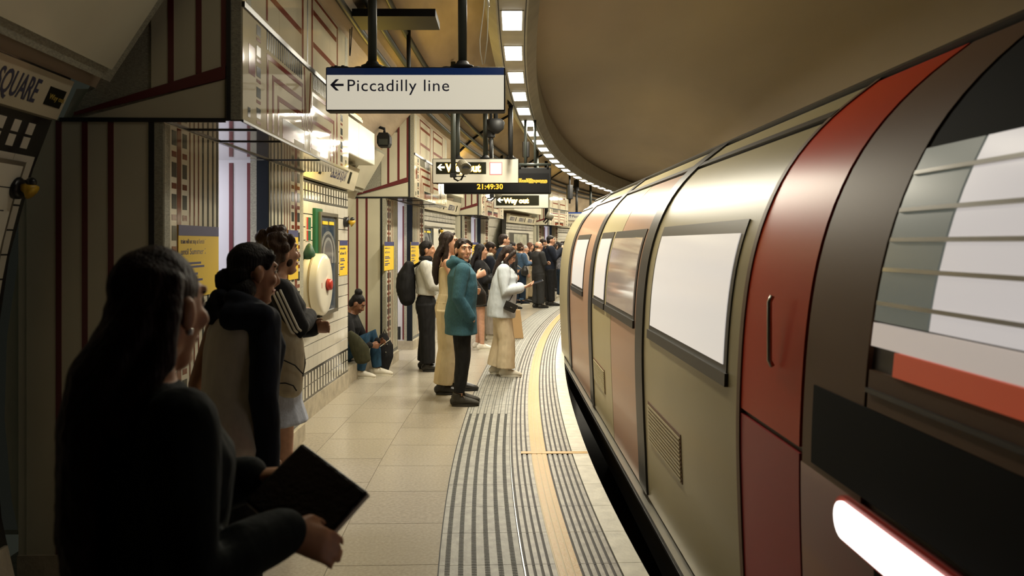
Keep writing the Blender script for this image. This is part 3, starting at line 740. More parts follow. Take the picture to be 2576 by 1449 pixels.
c2 = thing('security_camera', 'pale camera on a dark post beside the far portal', 'camera', px(1378, 545, D))
b = MB(); b.tube([px(1374, 540, D), px(1391, 549, D)], [0.10, 0.085], MATS['camera beige'], 10); b.obj('camera_body', c2)
a = px(1374, 552, D); b = MB(); b.tube([a, (a.x, a.y, ceil_z(a.x, a.y))], 0.045, M_DARK, 8); b.obj('hanger_pole', c2)
b = MB(); b.tube([px(1373, 551, D), px(1367, 558, D), px(1371, 562, D), px(1380, 552, D)], 0.02, M_DARK, 6); b.obj('cable', c2)
# speaker poles
def drop_pole(u, v_top, v_bot, D_, hw, r, label, vh=None):
    a = px(u, v_bot, D_); t = px(u, v_top, D_); zt = max(ceil_z(t.x, t.y)+0.04, t.z+0.05)
    root = thing('ceiling_drop_pole', label, 'pole', tuple(a))
    b = MB(); b.tube([a, (t.x, t.y, t.z)], r, M_DARK, 10); b.obj('pole', root)
    h = hw*1.3
    b = MB(); b.tube([(t.x, t.y, t.z-h*0.5), (t.x, t.y, t.z-h*0.2), (t.x, t.y, t.z), (t.x, t.y, t.z+h*3.2)], [r*1.2, r*1.2, hw, hw], M_DARK, 8, smooth=False); b.obj('conduit_head', root)
    b = MB(); b.tube([(t.x, t.y, t.z+h), (t.x, t.y, zt)], r, M_DARK, 8); b.obj('pole', root)
drop_pole(1028, 42, 285, 7.6, 0.055, 0.02, 'thin dark drop pole with a square head behind the big sign')
drop_pole(1235, 345, 398, 11.2, 0.06, 0.022, 'dark drop pole with wide dome shaped head above the Way out sign')
drop_pole(1285, 262, 398, 11.3, 0.05, 0.03, 'straight dark drop pole right of the dome headed one')
drop_pole(1323, 395, 412, 13.2, 0.06, 0.02, 'small dark drop pole above the clock board')
drop_pole(1450, 480, 530, 27.5, 0.09, 0.03, 'small far dark drop pole left of the far Piccadilly sign')
drop_pole(1433, 500, 512, 24.0, 0.10, 0.03, 'far hanging dark box on the vault beside the ceiling lamps')
# big dome head detail (projector)
D = 11.15
d0 = thing('ceiling_dome', 'big dark dome camera hanging behind the Piccadilly line sign', 'camera', px(1247, 335, D))
a = px(1247, 318, D)
b = MB(); b.tube([a+Vector((0, 0, -0.10)), a+Vector((0, 0, -0.04)), a+Vector((0, 0, 0.06)), a+Vector((0, 0, 0.1))], [0.04, 0.11, 0.13, 0.09], M_DARK, 14); b.obj('dome', d0)
b = MB(); b.tube([a+Vector((0, 0, 0.08)), (a.x, a.y, ceil_z(a.x, a.y)+0.02)], 0.03, M_DARK, 8); b.obj('pole', d0)
# wall loudspeaker at the second portal
D = 9.7
sp = thing('loudspeaker', 'dark hanging loudspeaker box in front of the second portal', 'loudspeaker', px(967, 352, D))
a = px(967, 353, D)
b = MB(); w_, h_ = 0.078, 0.085
pts = [(-w_*0.7, h_), (w_*0.7, h_), (w_, h_*0.45), (w_, -h_*0.5), (w_*0.75, -h_), (-w_*0.75, -h_), (-w_, -h_*0.5), (-w_, h_*0.45)]
b.prism([(a.x+p[0], a.y-0.09, a.z+p[1]) for p in pts], (0, 0.18, 0), M_DARK); b.obj('cabinet', sp, bevel=0.006)
b = MB(); b.box((a.x, a.y-0.092, a.z-0.03), (0.11, 0.006, 0.07), M_SLATE); b.obj('grille', sp)
b = MB(); b.tube([a+Vector((0, 0, h_)), a+Vector((0, 0, 0.14)), a+Vector((-0.12, 0, 0.18)), a+Vector((-0.3, 0.0, 0.22))], 0.018, M_DARK, 8); b.obj('bracket', sp)

# conduits and trays along the vault
def run(name, n, z, s0, s1, r, m, label, cat='conduit'):
    k = int((s1-s0)/0.7)+1; pts = [P(n, s0+(s1-s0)*i/k, z) for i in range(k+1)]
    b = MB(); b.tube(pts, r, m, 8); tag(b.obj(name), label, cat)
for i, (n, lab) in enumerate(((1.75, 'long grey conduit on the vault, nearest the ceiling lamps'), (1.62, 'long grey conduit on the vault, second from the wall'), (1.88, 'long grey conduit on the vault, nearest the portals'))):
    run('vault_conduit', n, vault_z(n)-0.04, S(1.0), S(34), 0.028, M_POLE, lab)
b = MB(); b.cbox(1.2, 1.85, S(6.2, 1.5), S(6.6, 1.5), 3.43, 3.49, M_DARK, 1)
tag(b.obj('cable_tray'), 'dark cable tray crossing the vault above the big sign', 'cable tray')
def arc_cable(s, n0, n1, label, r=0.022, dz=0.04):
    b = MB(); b.tube([P(n0+(n1-n0)*i/14, s, vault_z(n0+(n1-n0)*i/14)-dz) for i in range(15)], r, M_DARK, 8)
    tag(b.obj('arched_cable'), label, 'cable')
arc_cable(S(14.6, 1.3), 2.3, 0.9, 'dark cable arching over the yellow lit vault behind the second portal')
arc_cable(S(20.8, 1.3), 2.3, 0.8, 'dark cable arching over the vault beyond the third portal')
arc_cable(S(24.8, 1.3), 2.4, 0.8, 'far dark cable arching over the vault before the last portal')
# dark streaked fitting under the vault near the lamps
a = px(1180, 75, 9.4)
b = MB(); b.prism([a+Vector((-0.2, 0, 0)), a+Vector((-0.05, 0, -0.06)), a+Vector((0.05, 0, -0.05)), a+Vector((0.24, 0.25, 0.12)), a+Vector((0.12, 0.2, 0.1))], (0, 0.3, 0.02), M_DARK)
tag(b.obj('cable_bundle'), 'dark bundle of cables on the pinkish vault above the big sign', 'cable')
# ladder-like cable rack by the second portal
rk = thing('cable_rack', 'bent wire cable rack on top of the second portal', 'cable rack', px(1100, 310, 13.2))
b = MB()
A, B_ = px(1075, 296, 12.6), px(1122, 318, 13.6); dv = Vector((0.12, 0, -0.12))
for q in (Vector(), dv): b.tube([A+q, B_+q], 0.016, M_DARK, 6)
b.tube([B_, B_+Vector((0.05, 0, -0.06)), B_+dv], 0.016, M_DARK, 6)
b.obj('rail', rk)
for i in range(7):
    p = A.lerp(B_, i/7); b = MB(); b.tube([p, p+dv], 0.009, M_DARK, 6); b.obj('rung', rk)

# overhead white cabinets and leaning boards on the wall segments
def leaning_board(label, s0, s1, pts, border=True):
    root = thing('leaning_board', label, 'board', P(pts[0][0], s1, pts[0][1]))
    b = MB(); (na, za), (nb, zb) = pts
    ax = Vector((0, 0, 0)); d = Vector((nb-na, zb-za)).normalized(); nx = (-d.y*0.02, d.x*0.02)
    def q4(sa, sb, ea, eb, off, m, nm):
        n_0, z_0 = na-d.x*ea, za-d.y*ea; n_1, z_1 = nb+d.x*eb, zb+d.y*eb
        b = MB(); o0_ = (d.y*off*-1, d.x*off*1)
        b.hexa([P(n_0+o0_[0], sa, z_0+o0_[1]), P(n_0+o0_[0], sb, z_0+o0_[1]), P(n_0+o0_[0]+d.y*0.015, sb, z_0+o0_[1]-d.x*0.015), P(n_0+o0_[0]+d.y*0.015, sa, z_0+o0_[1]-d.x*0.015),
                P(n_1+o0_[0], sa, z_1+o0_[1]), P(n_1+o0_[0], sb, z_1+o0_[1]), P(n_1+o0_[0]+d.y*0.015, sb, z_1+o0_[1]-d.x*0.015), P(n_1+o0_[0]+d.y*0.015, sa, z_1+o0_[1]-d.x*0.015)], m)
        return b.obj(nm, root)
    q4(s0, s1, 0, 0, 0.03, M_CREAM, 'panel'); q4(s0-0.02, s1+0.08, 0.06, 0.03, 0.012, M_TEXT, 'border')
    return root
leaning_board('big leaning cream board on the dark vault at the left', S(2.0, 3), S(3.72, 2.8), [(2.56, 2.49), (2.18, 3.08)])
leaning_board('leaning cream board beyond the white overhead cabinet', S(9.42), S(10.3), [(2.62, 2.38), (2.36, 2.82)])
def cabinet(label, s0, s1, n0, z0, z1):
    root = thing('overhead_cabinet', label, 'cabinet', P(n0, s0, z0))
    b = MB(); vs = []; fs = []; kk = 4
    for i in range(kk+1):
        q = s0+(s1-s0)*i/kk; vs += [P(n, q, z) for n, z in ((n0+0.005, z0), (vault_n(z0)-0.02, z0), (vault_n(z1)-0.02, z1), (n0+0.005, z1))]
    for i in range(kk):
        for j in range(4): fs.append((4*i+j, 4*i+(j+1) % 4, 4*i+4+(j+1) % 4, 4*i+4+j))
    fs += [(3, 2, 1, 0), tuple(4*kk+j for j in range(4))]
    b.add(vs, fs, M_CREAM); b.obj('body', root)
    k = 3
    for i in range(k):
        b = MB(); b.cbox(n0, n0+0.006, s0+(s1-s0)*i/k+0.003, s0+(s1-s0)*(i+1)/k-0.003, z0+0.005, z1-0.005, M_CREAM, 1); b.obj('door', root)
cabinet('cream overhead cabinet between the first and second portals', S(6.8), S(9.3), 2.25, 2.57, 2.94)
cabinet('cream overhead cabinet between the second and third portals', S(13.5), S(16.6), 2.25, 2.60, 2.94)
cabinet('far cream overhead cabinet between the third and last portals', S(22.6), S(26.4), 2.20, 2.60, 2.87)
# ------------------------------------------------------------------ things on the walls
def wallbox(b, n, s0, s1, z0, z1, m, depth=0.01, n_front=None): b.cbox(n-depth, n+0.001, s0, s1, z0, z1, m, 1)
def notice(n, s0, s1, z0, z1, label, big=True):
    root = thing('yellow_notice', label, 'poster', P(n, s0, z0), 'yellow notices with blue top bands')
    b = MB(); wallbox(b, n, s0, s1, z0, z1, M_POSTY, 0.004); b.obj('sheet', root)
    b = MB(); wallbox(b, n-0.004, s0, s1, z1-0.055, z1, M_POSTB, 0.001); b.obj('blue_band', root)
    W = s1-s0; H = z1-z0
    def ln(t, y, sz):
        text('lettering', t, sz, M_POSTB, frame(n-0.005, s0+0.05*W, z0+H*y), root, sx=0.88*W/(len(t)*0.50*sz), ext=0.0004)
    ln('trains will not stop at Kentish Town', 0.75, 0.036); ln('until Summer 2024', 0.60, 0.046)
    b = MB()
    for i, (y, l) in enumerate(((0.46, 0.6), (0.41, 0.7), (0.31, 0.5), (0.22, 0.65), (0.17, 0.4))):
        wallbox(b, n-0.004, s0+0.03, s0+0.03+W*0.8*l, z0+H*y, z0+H*y+0.012, M_POSTB, 0.0006)
    b.obj('small_print', root, kind='stuff')
nP = 2.358
def D2(u0, n):  # distance at which a point of lane n shows at column u0
    lo, hi = 2.5, 40
    for _ in range(60):
        m_ = (lo+hi)/2; p = P(n, S(m_, n)); 
        if 1288+2000*p.x/p.y < u0: lo = m_
        else: hi = m_
    return (lo+hi)/2
def SU(u, n): return S(D2(u, n), n)
notice(nP, SU(447, nP), SU(548, nP), 1.37, 1.755, 'yellow notice on the nearest pilaster behind the long haired head')
notice(nP, SU(724, nP), SU(749, nP), 1.37, 1.765, 'yellow notice on the pilaster just past the wavy haired head')
notice(2.528, SU(853, 2.53), SU(873, 2.53), 1.30, 1.69, 'yellow notice on the tiled wall above the seated woman')
notice(nP, SU(966, nP), SU(990, nP), 1.30, 1.68, 'yellow notice on the pilaster above the black backpack on the floor')
notice(nP, SU(1033, nP), SU(1053, nP), 1.30, 1.68, 'yellow notice left of the silver jacketed man')
notice(nP, SU(1190, nP)-0.1, SU(1203, nP), 1.30, 1.68, 'yellow notice small between the teal hoodie man and the navy jacket man')
# framed poster on the wall past the nearest portal
NW = 2.53
def framed_poster(s0, s1, z0, z1, label, deep=0.055):
    root = thing('framed_poster', label, 'poster frame', P(NW, s0, z0))
    b = MB(); t = 0.035
    wallbox(b, NW, s0, s1, z0, z0+t, M_METAL, deep); wallbox(b, NW, s0, s1, z1-t, z1, M_METAL, deep); wallbox(b, NW, s0, s0+t, z0+t, z1-t, M_METAL, deep); wallbox(b, NW, s1-t, s1, z0+t, z1-t, M_METAL, deep); b.obj('frame', root)
    # picture: dark arched station view
    n = NW-0.03; W = s1-s0-2*t; H = z1-z0-2*t; a = s0+t; z = z0+t
    cols = [(0.30, 0.31, 0.30), (0.10, 0.11, 0.12), (0.36, 0.37, 0.36), (0.16, 0.17, 0.18)]
    b = MB(); wallbox(b, n, a, a+W, z, z+H, mat('poster slate blue', (0.03, 0.06, 0.11), 0.15, col2=(0.12, 0.14, 0.16), vscale=7, coat=1), 0.004)
    for i in range(4):
        r_ = 0.5-0.09*i; zc = 0.55+0.02*i
        pts = [P(n-0.005, a+W*0.5+W*r_*math.cos(PI*k/14), z+H*zc+W*0.9*r_*math.sin(PI*k/14)) for k in range(15)]+[P(n-0.005, a+W*(0.5-r_), z+H*0.5), P(n-0.005, a+W*(0.5+r_), z+H*0.5)]
        b.prism(pts, P(n-0.0065-i*0.001, a, 0)-P(n-0.005, a, 0), mat('poster grey %d' % i, cols[i], 0.2, coat=1))
    for i in (0, 1): wallbox(b, n-0.006, a+W*(0.15+0.4*i), a+W*(0.45+0.4*i), z+H*0.91, z+H*0.945, M_POSTY, 0.006)
    wallbox(b, n-0.006, a+W*0.42, a+W*0.62, z+H*0.28, z+H*0.55, mat('poster figure', (0.30, 0.22, 0.20), 0.3), 0.006)
    b.obj('picture', root)
framed_poster(SU(806, 2.48), SU(850, 2.48), 0.94, 1.97, 'silver framed station poster behind the white hose reel')
framed_poster(SU(1056, 2.48), SU(1090, 2.48), 0.94, 1.97, 'framed poster behind the head of the silver jacketed man')
framed_poster(SU(1182, 2.48), SU(1237, 2.48), 0.94, 1.95, 'framed pale poster above the navy jacket man') if False else None
b = MB(); wallbox(b, NW, SU(786, NW), SU(804, NW), 1.30, 2.0, M_GREEN, 0.03); tag(b.obj('green_board'), 'tall green board left of the silver framed poster', 'board')
nt_ = thing('fire_notice', 'small red and green safety notice on the white tiles', 'notice', P(NW, SU(768, NW), 1.72))
b = MB(); wallbox(b, NW, SU(768, NW), SU(780, NW), 1.68, 1.91, M_WHITE, 0.008); b.obj('plate', nt_)
for (u0, u1, z0, z1, m) in ((769, 772.5, 1.79, 1.905, M_RED), (773, 779.5, 1.79, 1.905, M_GREEN), (769, 772.5, 1.685, 1.78, M_RED), (773, 779.5, 1.685, 1.78, M_GREEN)):
    b = MB(); wallbox(b, NW-0.008, SU(u0, NW), SU(u1, NW), z0, z1, m, 0.002); b.obj('panel', nt_)
# white hose reel
hs = S(7.42); hz = 1.275
hr = thing('hose_reel', 'round white fire hose reel with red hub on the tiled wall', 'hose reel', P(NW, hs, hz-0.3))
ax = (P(NW-0.1, hs)-P(NW, hs)).normalized(); c = P(NW, hs, hz)
def disc(b, d0, prof, m, seg=40): b.tube([c+ax*d for d, r_ in prof], [r_ for d, r_ in prof], m, seg, ref=(0, 0, 1))
b = MB(); disc(b, 0, [(0.0, 0.30), (0.02, 0.305), (0.025, 0.29)], M_SLATE); b.obj('back_plate', hr)
b = MB(); disc(b, 0, [(0.02, 0.275), (0.03, 0.285), (0.085, 0.285), (0.095, 0.278)], M_WHITE); b.obj('rear_drum', hr)
b = MB(); disc(b, 0, [(0.0935, 0.2915), (0.103, 0.2915)], mat('tan seam', (0.36, 0.28, 0.14), 0.5)); b.obj('seam', hr)
b = MB(); disc(b, 0, [(0.102, 0.280), (0.106, 0.289), (0.112, 0.290), (0.165, 0.289), (0.178, 0.284), (0.190, 0.268), (0.197, 0.24), (0.208, 0.10), (0.208, 0.02)], M_WHITE); b.obj('front_drum', hr)
b = MB(); disc(b, 0, [(0.205, 0.055), (0.245, 0.05), (0.25, 0.03)], M_RED, 20); b.obj('hub', hr)
cc = c+ax*0.19+Vector((0, 0, 0)); b = MB(); b.box((cc.x-0.005, cc.y-0.19, cc.z), (0.03, 0.012, 0.05), M_RED); b.obj('label', hr)
b = MB(); b.tube([P(NW-0.06, S(7.32), hz+0.24), P(NW-0.06, S(7.32), hz+0.30), P(NW-0.06, S(7.32), hz+0.36), P(NW-0.06, S(7.32), hz+0.385)], [0.06, 0.055, 0.03, 0.008], mat('green cone', (0.01, 0.06, 0.03), 0.5), 12); b.obj('guide', hr)
b = MB(); b.box(P(NW-0.12, hs-0.02, hz-0.295), (0.06, 0.1, 0.02), M_DARK); b.obj('nozzle', hr)
# black and yellow fittings
def fitting(n, s, z, label, sc_=1.0):
    root = thing('wall_fitting', label, 'fitting', P(n, s, z)); a = (P(n-0.1, s)-P(n, s)).normalized(); c = P(n, s, z)
    b = MB(); b.tube([c, c+a*0.04, c+a*0.05], [0.10*sc_, 0.10*sc_, 0.08*sc_], M_BLACK, 14, ref=(0, 0, 1)); b.obj('back_disc', root)
    b = MB(); b.tube([c+a*0.04, c+a*(0.04+0.06*sc_), c+a*(0.04+0.11*sc_)+Vector((0, 0, -0.02))], [0.03*sc_, 0.05*sc_, 0.075*sc_], mat('fitting yellow', (0.55, 0.34, 0.02), 0.4), 12, ref=(0, 0, 1)); b.obj('horn', root)
    b = MB(); b.ball(c+a*0.09+Vector((0, 0, 0.05*sc_)), 0.045*sc_, M_BLACK, seg=10, rings=7); b.obj('cap', root)
fitting(2.53, SU(866, 2.53), 1.90, 'black and yellow horn fitting at the right end of the tiled wall', 0.58)
fitting(vault_n(1.9)-0.01, NEAR_E-0.115, 1.905, 'black and yellow fitting on the dark tiled wall at the far left', 0.5)
fitting(2.53, SU(1100, 2.53), 1.90, 'black and yellow fitting above the silver jacketed man', 0.6)
# dark framed map at the far left
mp = thing('wall_map', 'tall framed map at the left edge on the dark tiled wall', 'map', P(vault_n(1.2), NEAR_E-0.2, 0.95))
for nm, ds, pr, m in (('frame', 0.0, 0.03, M_METAL), ('sheet', 0.02, 0.034, M_WHITE)):
    b = MB()
    for i in range(6):
        za = 0.98+ds+(1.04-2*ds)*i/6; zb = 0.98+ds+(1.04-2*ds)*(i+1)/6; curved_quad(b, za, zb, NEAR_E-0.9+ds, NEAR_E-0.095-ds, m, pr, 0.025)
    b.obj(nm, mp)
b = MB()
for i in range(9): curved_quad(b, 1.1+i*0.1, 1.105+i*0.1, NEAR_E-0.75, NEAR_E-0.16, M_INKB, 0.0355, 0.002)
b.obj('small_print', mp, kind='stuff')
# pictogram poster on wall 3
ps = thing('framed_poster', 'white poster with dark upright marks above the navy jacketed man', 'poster', P(NW, SU(1200, NW), 1.3))
a0, a1 = S(14.8), S(16.9)
b = MB(); wallbox(b, NW, a0, a1, 0.95, 1.98, M_METAL, 0.03); b.obj('frame', ps)
b = MB(); wallbox(b, NW-0.03, a0+0.04, a1-0.04, 0.99, 1.94, M_WHITE, 0.003); b.obj('sheet', ps)
b = MB()
for i in (0.42, 0.60): wallbox(b, NW-0.033, a0+(a1-a0)*i, a0+(a1-a0)*(i+0.1), 1.2, 1.85, M_INKB, 0.002)
b.obj('print', ps)
ps = thing('framed_poster', 'far dim framed poster beneath the far overhead cabinet', 'poster', P(NW, S(24), 1.0))
b = MB(); wallbox(b, NW, S(23.3), S(25.9), 0.95, 1.98, M_METAL, 0.03); b.obj('frame', ps)
b = MB(); wallbox(b, NW-0.03, S(23.9), S(25.6), 0.99, 1.94, mat('poster dim', (0.22, 0.22, 0.17), 0.4, col2=(0.42, 0.40, 0.30), vscale=5), 0.003); b.obj('sheet', ps)

# ------------------------------------------------------------------ train
TO = Vector((0.985, 0, 0)); TD = Vector((-0.0178, 1, 0)).normalized(); TRt = Vector((TD.y, -TD.x, 0))
PROF = [(0.10, -0.55), (0.06, -0.30), (0.02, -0.10), (0.0, 0.0), (-0.015, 0.3), (-0.028, 0.6), (-0.035, 0.9), (-0.03, 1.15), (-0.012, 1.4), (0.02, 1.6), (0.075, 1.78), (0.16, 1.95), (0.28, 2.10), (0.44, 2.24), (0.64, 2.37), (0.90, 2.46), (1.30, 2.51)]
def prof_off(z):
    for i in range(len(PROF)-1):
        (a, z0), (c, z1) = PROF[i], PROF[i+1]
        if z0 <= z <= z1:
            def sl(j):
                j0, j1 = max(0, j-1), min(len(PROF)-1, j+1)
                return (PROF[j1][0]-PROF[j0][0])/(PROF[j1][1]-PROF[j0][1])
            h = z1-z0; t = (z-z0)/h; m0, m1 = sl(i)*h, sl(i+1)*h
            return (2*t**3-3*t*t+1)*a+(t**3-2*t*t+t)*m0+(3*t*t-2*t**3)*c+(t**3-t*t)*m1
    return PROF[-1][0]
def T(y, off, z): return TO+TD*y+TRt*off+Vector((0, 0, z))
def nrm(z):
    d = 0.04; a, c = prof_off(max(-0.5, z-d)), prof_off(min(2.5, z+d)); v = Vector((a-c, 0, 0)); t = Vector((c-a, 2*d)); l = t.length
    return (-t.y/l, t.x/l)     # outward (off, z)
def zs_between(z0, z1):
    q = [z for _, z in PROF if z0+0.01 < z < z1-0.01]; q = [z0]+q+[z1]
    out = []
    for a, c in zip(q, q[1:]):
        k = max(1, int((c-a)/0.045))
        out += [a+(c-a)*i/k for i in range(k)]
    return out+[z1]
def skin(y0, y1, z0, z1, lift, m, name, root, th=0.02, kind=None):
    zs = zs_between(z0, z1); vs = []; fs = []; fr = []
    for z in zs:
        o = prof_off(z); nx, nz = nrm(z)
        for y in (y0, y1): vs.append(T(y, o+nx*lift, z+nz*lift)); vs.append(T(y, o+nx*(lift-th), z+nz*(lift-th)))
    k = len(zs)
    for i in range(k-1):
        a = 4*i; c = a+4
        fr.append((a, a+2, c+2, c)); fs += [(a+1, c+1, c+3, a+3), (a, c, c+1, a+1), (a+2, a+3, c+3, c+2)]
    fs += [(0, 1, 3, 2), (4*(k-1), 4*(k-1)+2, 4*(k-1)+3, 4*(k-1)+1)]
    b = MB(); b.add(vs, fs, m); b.add([vs[i] for i in range(len(vs))], fr, m, True); o = b.obj(name, root, kind=kind); return o
M_BODY = mat('car body cream', (0.35, 0.30, 0.165), 0.36, var=0.04, vscale=1.5, spec=0.22, coat=0.04)
M_DOOR = mat('car door beige pink', (0.36, 0.215, 0.14), 0.34, spec=0.3, coat=0.08)
M_SEAL = mat('door seal black', (0.015, 0.013, 0.012), 0.4)
M_REDD = mat('car red', (0.56, 0.040, 0.008), 0.36, spec=0.15)
M_REDK = mat('car dark red', (0.20, 0.012, 0.018), 0.3, coat=0.3)
M_PIL = mat('car brown pillar', (0.14, 0.075, 0.038), 0.5, spec=0.25)
M_ROOF = mat('car roof dark', (0.05, 0.045, 0.035), 0.45)
M_WIN = mat('lit car window', (0.30, 0.28, 0.25), 0.2, emit=(1.0, 0.92, 0.82), estr=0.50, spec=0.3)
M_WIND = mat('dim car window', (0.30, 0.22, 0.16), 0.1, emit=(1.0, 0.78, 0.6), estr=0.2, coat=0.8)
M_CABW = mat('cab window pale', (0.4, 0.38, 0.36), 0.25, emit=(1.0, 0.93, 0.9), estr=0.40, spec=0.3)
M_CABD = mat('cab window grey', (0.07, 0.07, 0.06), 0.3, emit=(0.9, 1.0, 0.85), estr=0.07, spec=0.3)
tr = thing('train', 'underground train car with cream sides, red cab end and lit windows', 'train', tuple(T(5, 0, -1.1)))
YE, YN = 12.25, -2.5
# shell
vs = []; fs = []; PD = [(prof_off(z), z) for z in zs_between(-0.55, 2.51)]; pr_ = PD+[(2.6-o, z) for o, z in reversed(PD[:-1])]; m_ = len(pr_)
for y in (YN, YE):
    for o, z in pr_: vs.append(T(y, o+0.012*(1 if o < 1.3 else -1), z-0.005))
fs = [(j, (j+1) % m_, m_+(j+1) % m_, m_+j) for j in range(m_)]+[tuple(range(m_-1, -1, -1)), tuple(range(m_, 2*m_))]
b = MB(); b.add(vs, fs, M_ROOF); b.obj('shell', tr)
ZC = 2.14
def win(y0, y1, m, z0=1.15, z1=1.70, rail=True):
    f_ = skin(y0-0.045, y1+0.045, z0-0.05, z1+0.06, 0.006, M_SEAL, 'window_frame', tr)
    skin(y0, y1, z0, z1, 0.010, m, 'window_pane', tr)
    if rail: skin(y0-0.06, y1+0.06, z0-0.085, z0-0.03, 0.016, M_SEAL, 'window_rail', tr)
for y0, y1, m, nm in ((10.72, YE, M_BODY, 'body_panel'), (8.28, 10.48, M_DOOR, 'door'), (6.72, 8.02, M_BODY, 'body_panel'), (5.42, 6.70, M_DOOR, 'door'), (3.12, 5.20, M_BODY, 'body_panel')):
    skin(y0, y1, 0.0, ZC, 0.0, m, nm, tr, 0.015)
for y in (10.6, 8.15, 5.31):
    skin(y-0.13, y+0.13, 0.02, 2.36, 0.014, M_SEAL, 'door_seal', tr, 0.03)
win(8.95, 10.2, M_WIN); win(7.15, 7.85, M_WIN); win(5.6, 6.95, M_WIND); win(3.35, 4.95, M_WIN)
skin(3.12, YE, ZC+0.01, ZC+0.04, 0.012, M_SEAL, 'gutter', tr); skin(YN, YE, 2.30, 2.325, 0.02, M_SEAL, 'gutter', tr, 0.03)
skin(3.12, YE, ZC+0.05, 2.29, 0.002, M_BODY, 'cantrail', tr)
# ventilation grilles with slats
for y0, y1, z0, z1 in ((7.15, 7.95, 0.30, 0.52), (4.15, 5.05, 0.40, 0.66)):
    g = skin(y0, y1, z0, z1, 0.004, M_PIL, 'grille', tr)
    k = 11
    for i in range(k):
        z = z0+0.01+(z1-z0-0.02)*i/k; skin(y0+0.01, y1-0.01, z, z+0.011, 0.010, M_BODY, 'slat', g)
# red cab part
skin(2.50, 3.12, 1.02, 2.29, 0.004, M_REDD, 'cab_door', tr); skin(2.50, 3.12, 0.0, 1.0, 0.004, mat('car rose', (0.38, 0.035, 0.045), 0.36, spec=0.15), 'cab_door', tr)
skin(3.10, 3.14, 0.0, 2.3, 0.010, M_PIL, 'door_edge', tr)
b = MB(); p = T(2.72, prof_off(1.36)-0.01, 1.36); b.tube([p+Vector((-0.02, 0, -0.12)), p+Vector((-0.03, 0, -0.1)), p+Vector((-0.03, 0, 0.1)), p+Vector((-0.02, 0, 0.12))], 0.009, M_METAL, 8); b.obj('door_handle', tr)
skin(2.08, 2.48, 0.98, 2.29, 0.002, M_PIL, 'corner_pillar', tr)
skin(YN, 2.06, 1.90, 2.29, 0.0, mat('cab black', (0.008, 0.010, 0.011), 0.75, spec=0.12), 'cab_header', tr)
skin(1.80, 2.05, 1.46, 1.90, 0.010, M_CABD, 'cab_side_pane', tr); skin(1.30, 1.79, 1.46, 1.90, 0.010, M_CABW, 'cab_window', tr); skin(YN, 1.29, 1.46, 1.9, 0.006, MATS['cab black'], 'cab_panel', tr)
for z in (1.50, 1.585, 1.66, 1.735, 1.83): skin(1.40, 2.04, z, z+0.010, 0.016, M_WHITE, 'grab_rail', tr, 0.006)
skin(1.2, 2.06, 1.395, 1.455, 0.006, mat('glowing cab window strip', (0.5, 0.42, 0.33), 0.3, emit=(1, 0.87, 0.78), estr=0.30), 'cab_band', tr)  # glowing strip standing in for the window's bright lower edge
skin(YN, 1.93, 1.335, 1.393, 0.010, mat('glowing red cab band', (0.5, 0.05, 0.02), 0.4, emit=(1.0, 0.16, 0.06), estr=0.16), 'red_band', tr)  # red band with emission added to brighten it
skin(YN, 2.06, 1.235, 1.333, 0.004, M_PIL, 'cab_panel', tr); skin(YN, 2.06, 1.275, 1.287, 0.012, M_SEAL, 'cab_moulding', tr)
skin(YN, 2.40, 1.0, 1.233, 0.006, MATS['cab black'], 'cab_black_band', tr)
skin(YN, 2.49, -0.1, 0.98, 0.002, M_REDK, 'cab_skirt', tr)
skin(YN, 2.0, -0.5, 0.86, 0.006, MATS['cab black'], 'cab_skirt', tr)
# lamp on the red cab end, its shape drawn out into a light streak
lp = []; zc = 0.915; b = MB(); b2 = MB()
def pill(b, y0, y1, zc, h, lift, m, d):
    pts = [(y1-h+h*math.sin(PI*i/10), zc+h*math.cos(PI*i/10)) for i in range(11)]+[(y0, zc-h), (y0, zc+h)]
    b.prism([T(y, prof_off(zc)-lift, z) for y, z in pts], -TRt*d, m)
pill(b, 1.35, 2.21, zc, 0.062, 0.0, M_RED, 0.018); lf = b.obj('lamp_rim', tr)
pill(b2, 1.36, 2.19, zc, 0.050, 0.015, mat('train lamp', (1, 0.95, 0.9), 0.3, emit=(1.0, 0.93, 0.88), estr=1.7), 0.012); b2.obj('lamp_streak', tr)
# door sill / step
b = MB()
for o, z, m in ((-0.045, -0.02, M_METAL), (-0.05, -0.045, M_SEAL), (-0.03, -0.065, mat('brass strip', (0.45, 0.31, 0.10), 0.25, metal=0.8))):
    b.prism([T(2.6, o, z), T(2.6, 0.05, z), T(2.6, 0.05, z-0.018), T(2.6, o, z-0.018)], TD*(YE-2.6), m)
b.obj('door_sill', tr)
# bogies below
for y in (3.2, 9.8):
    b = MB()
    for dy in (-0.6, 0.6):
        c = T(y+dy, 0.55, -0.72); b.tube([c-TRt*0.06, c+TRt*0.06], [0.36, 0.36], M_TRACK, 20); c = T(y+dy, 2.05, -0.72); b.tube([c-TRt*0.06, c+TRt*0.06], [0.36, 0.36], M_TRACK, 20)
    b.obj('wheelset', tr)
b = MB()
for o in (0.55, 2.05): b.prism([T(-6, o-0.03, -1.15), T(-6, o+0.03, -1.15), T(-6, o+0.03, -1.085), T(-6, o-0.03, -1.085)], TD*22, M_METAL)
tag(b.obj('running_rail'), 'pair of steel running rails beneath the train', 'rail')
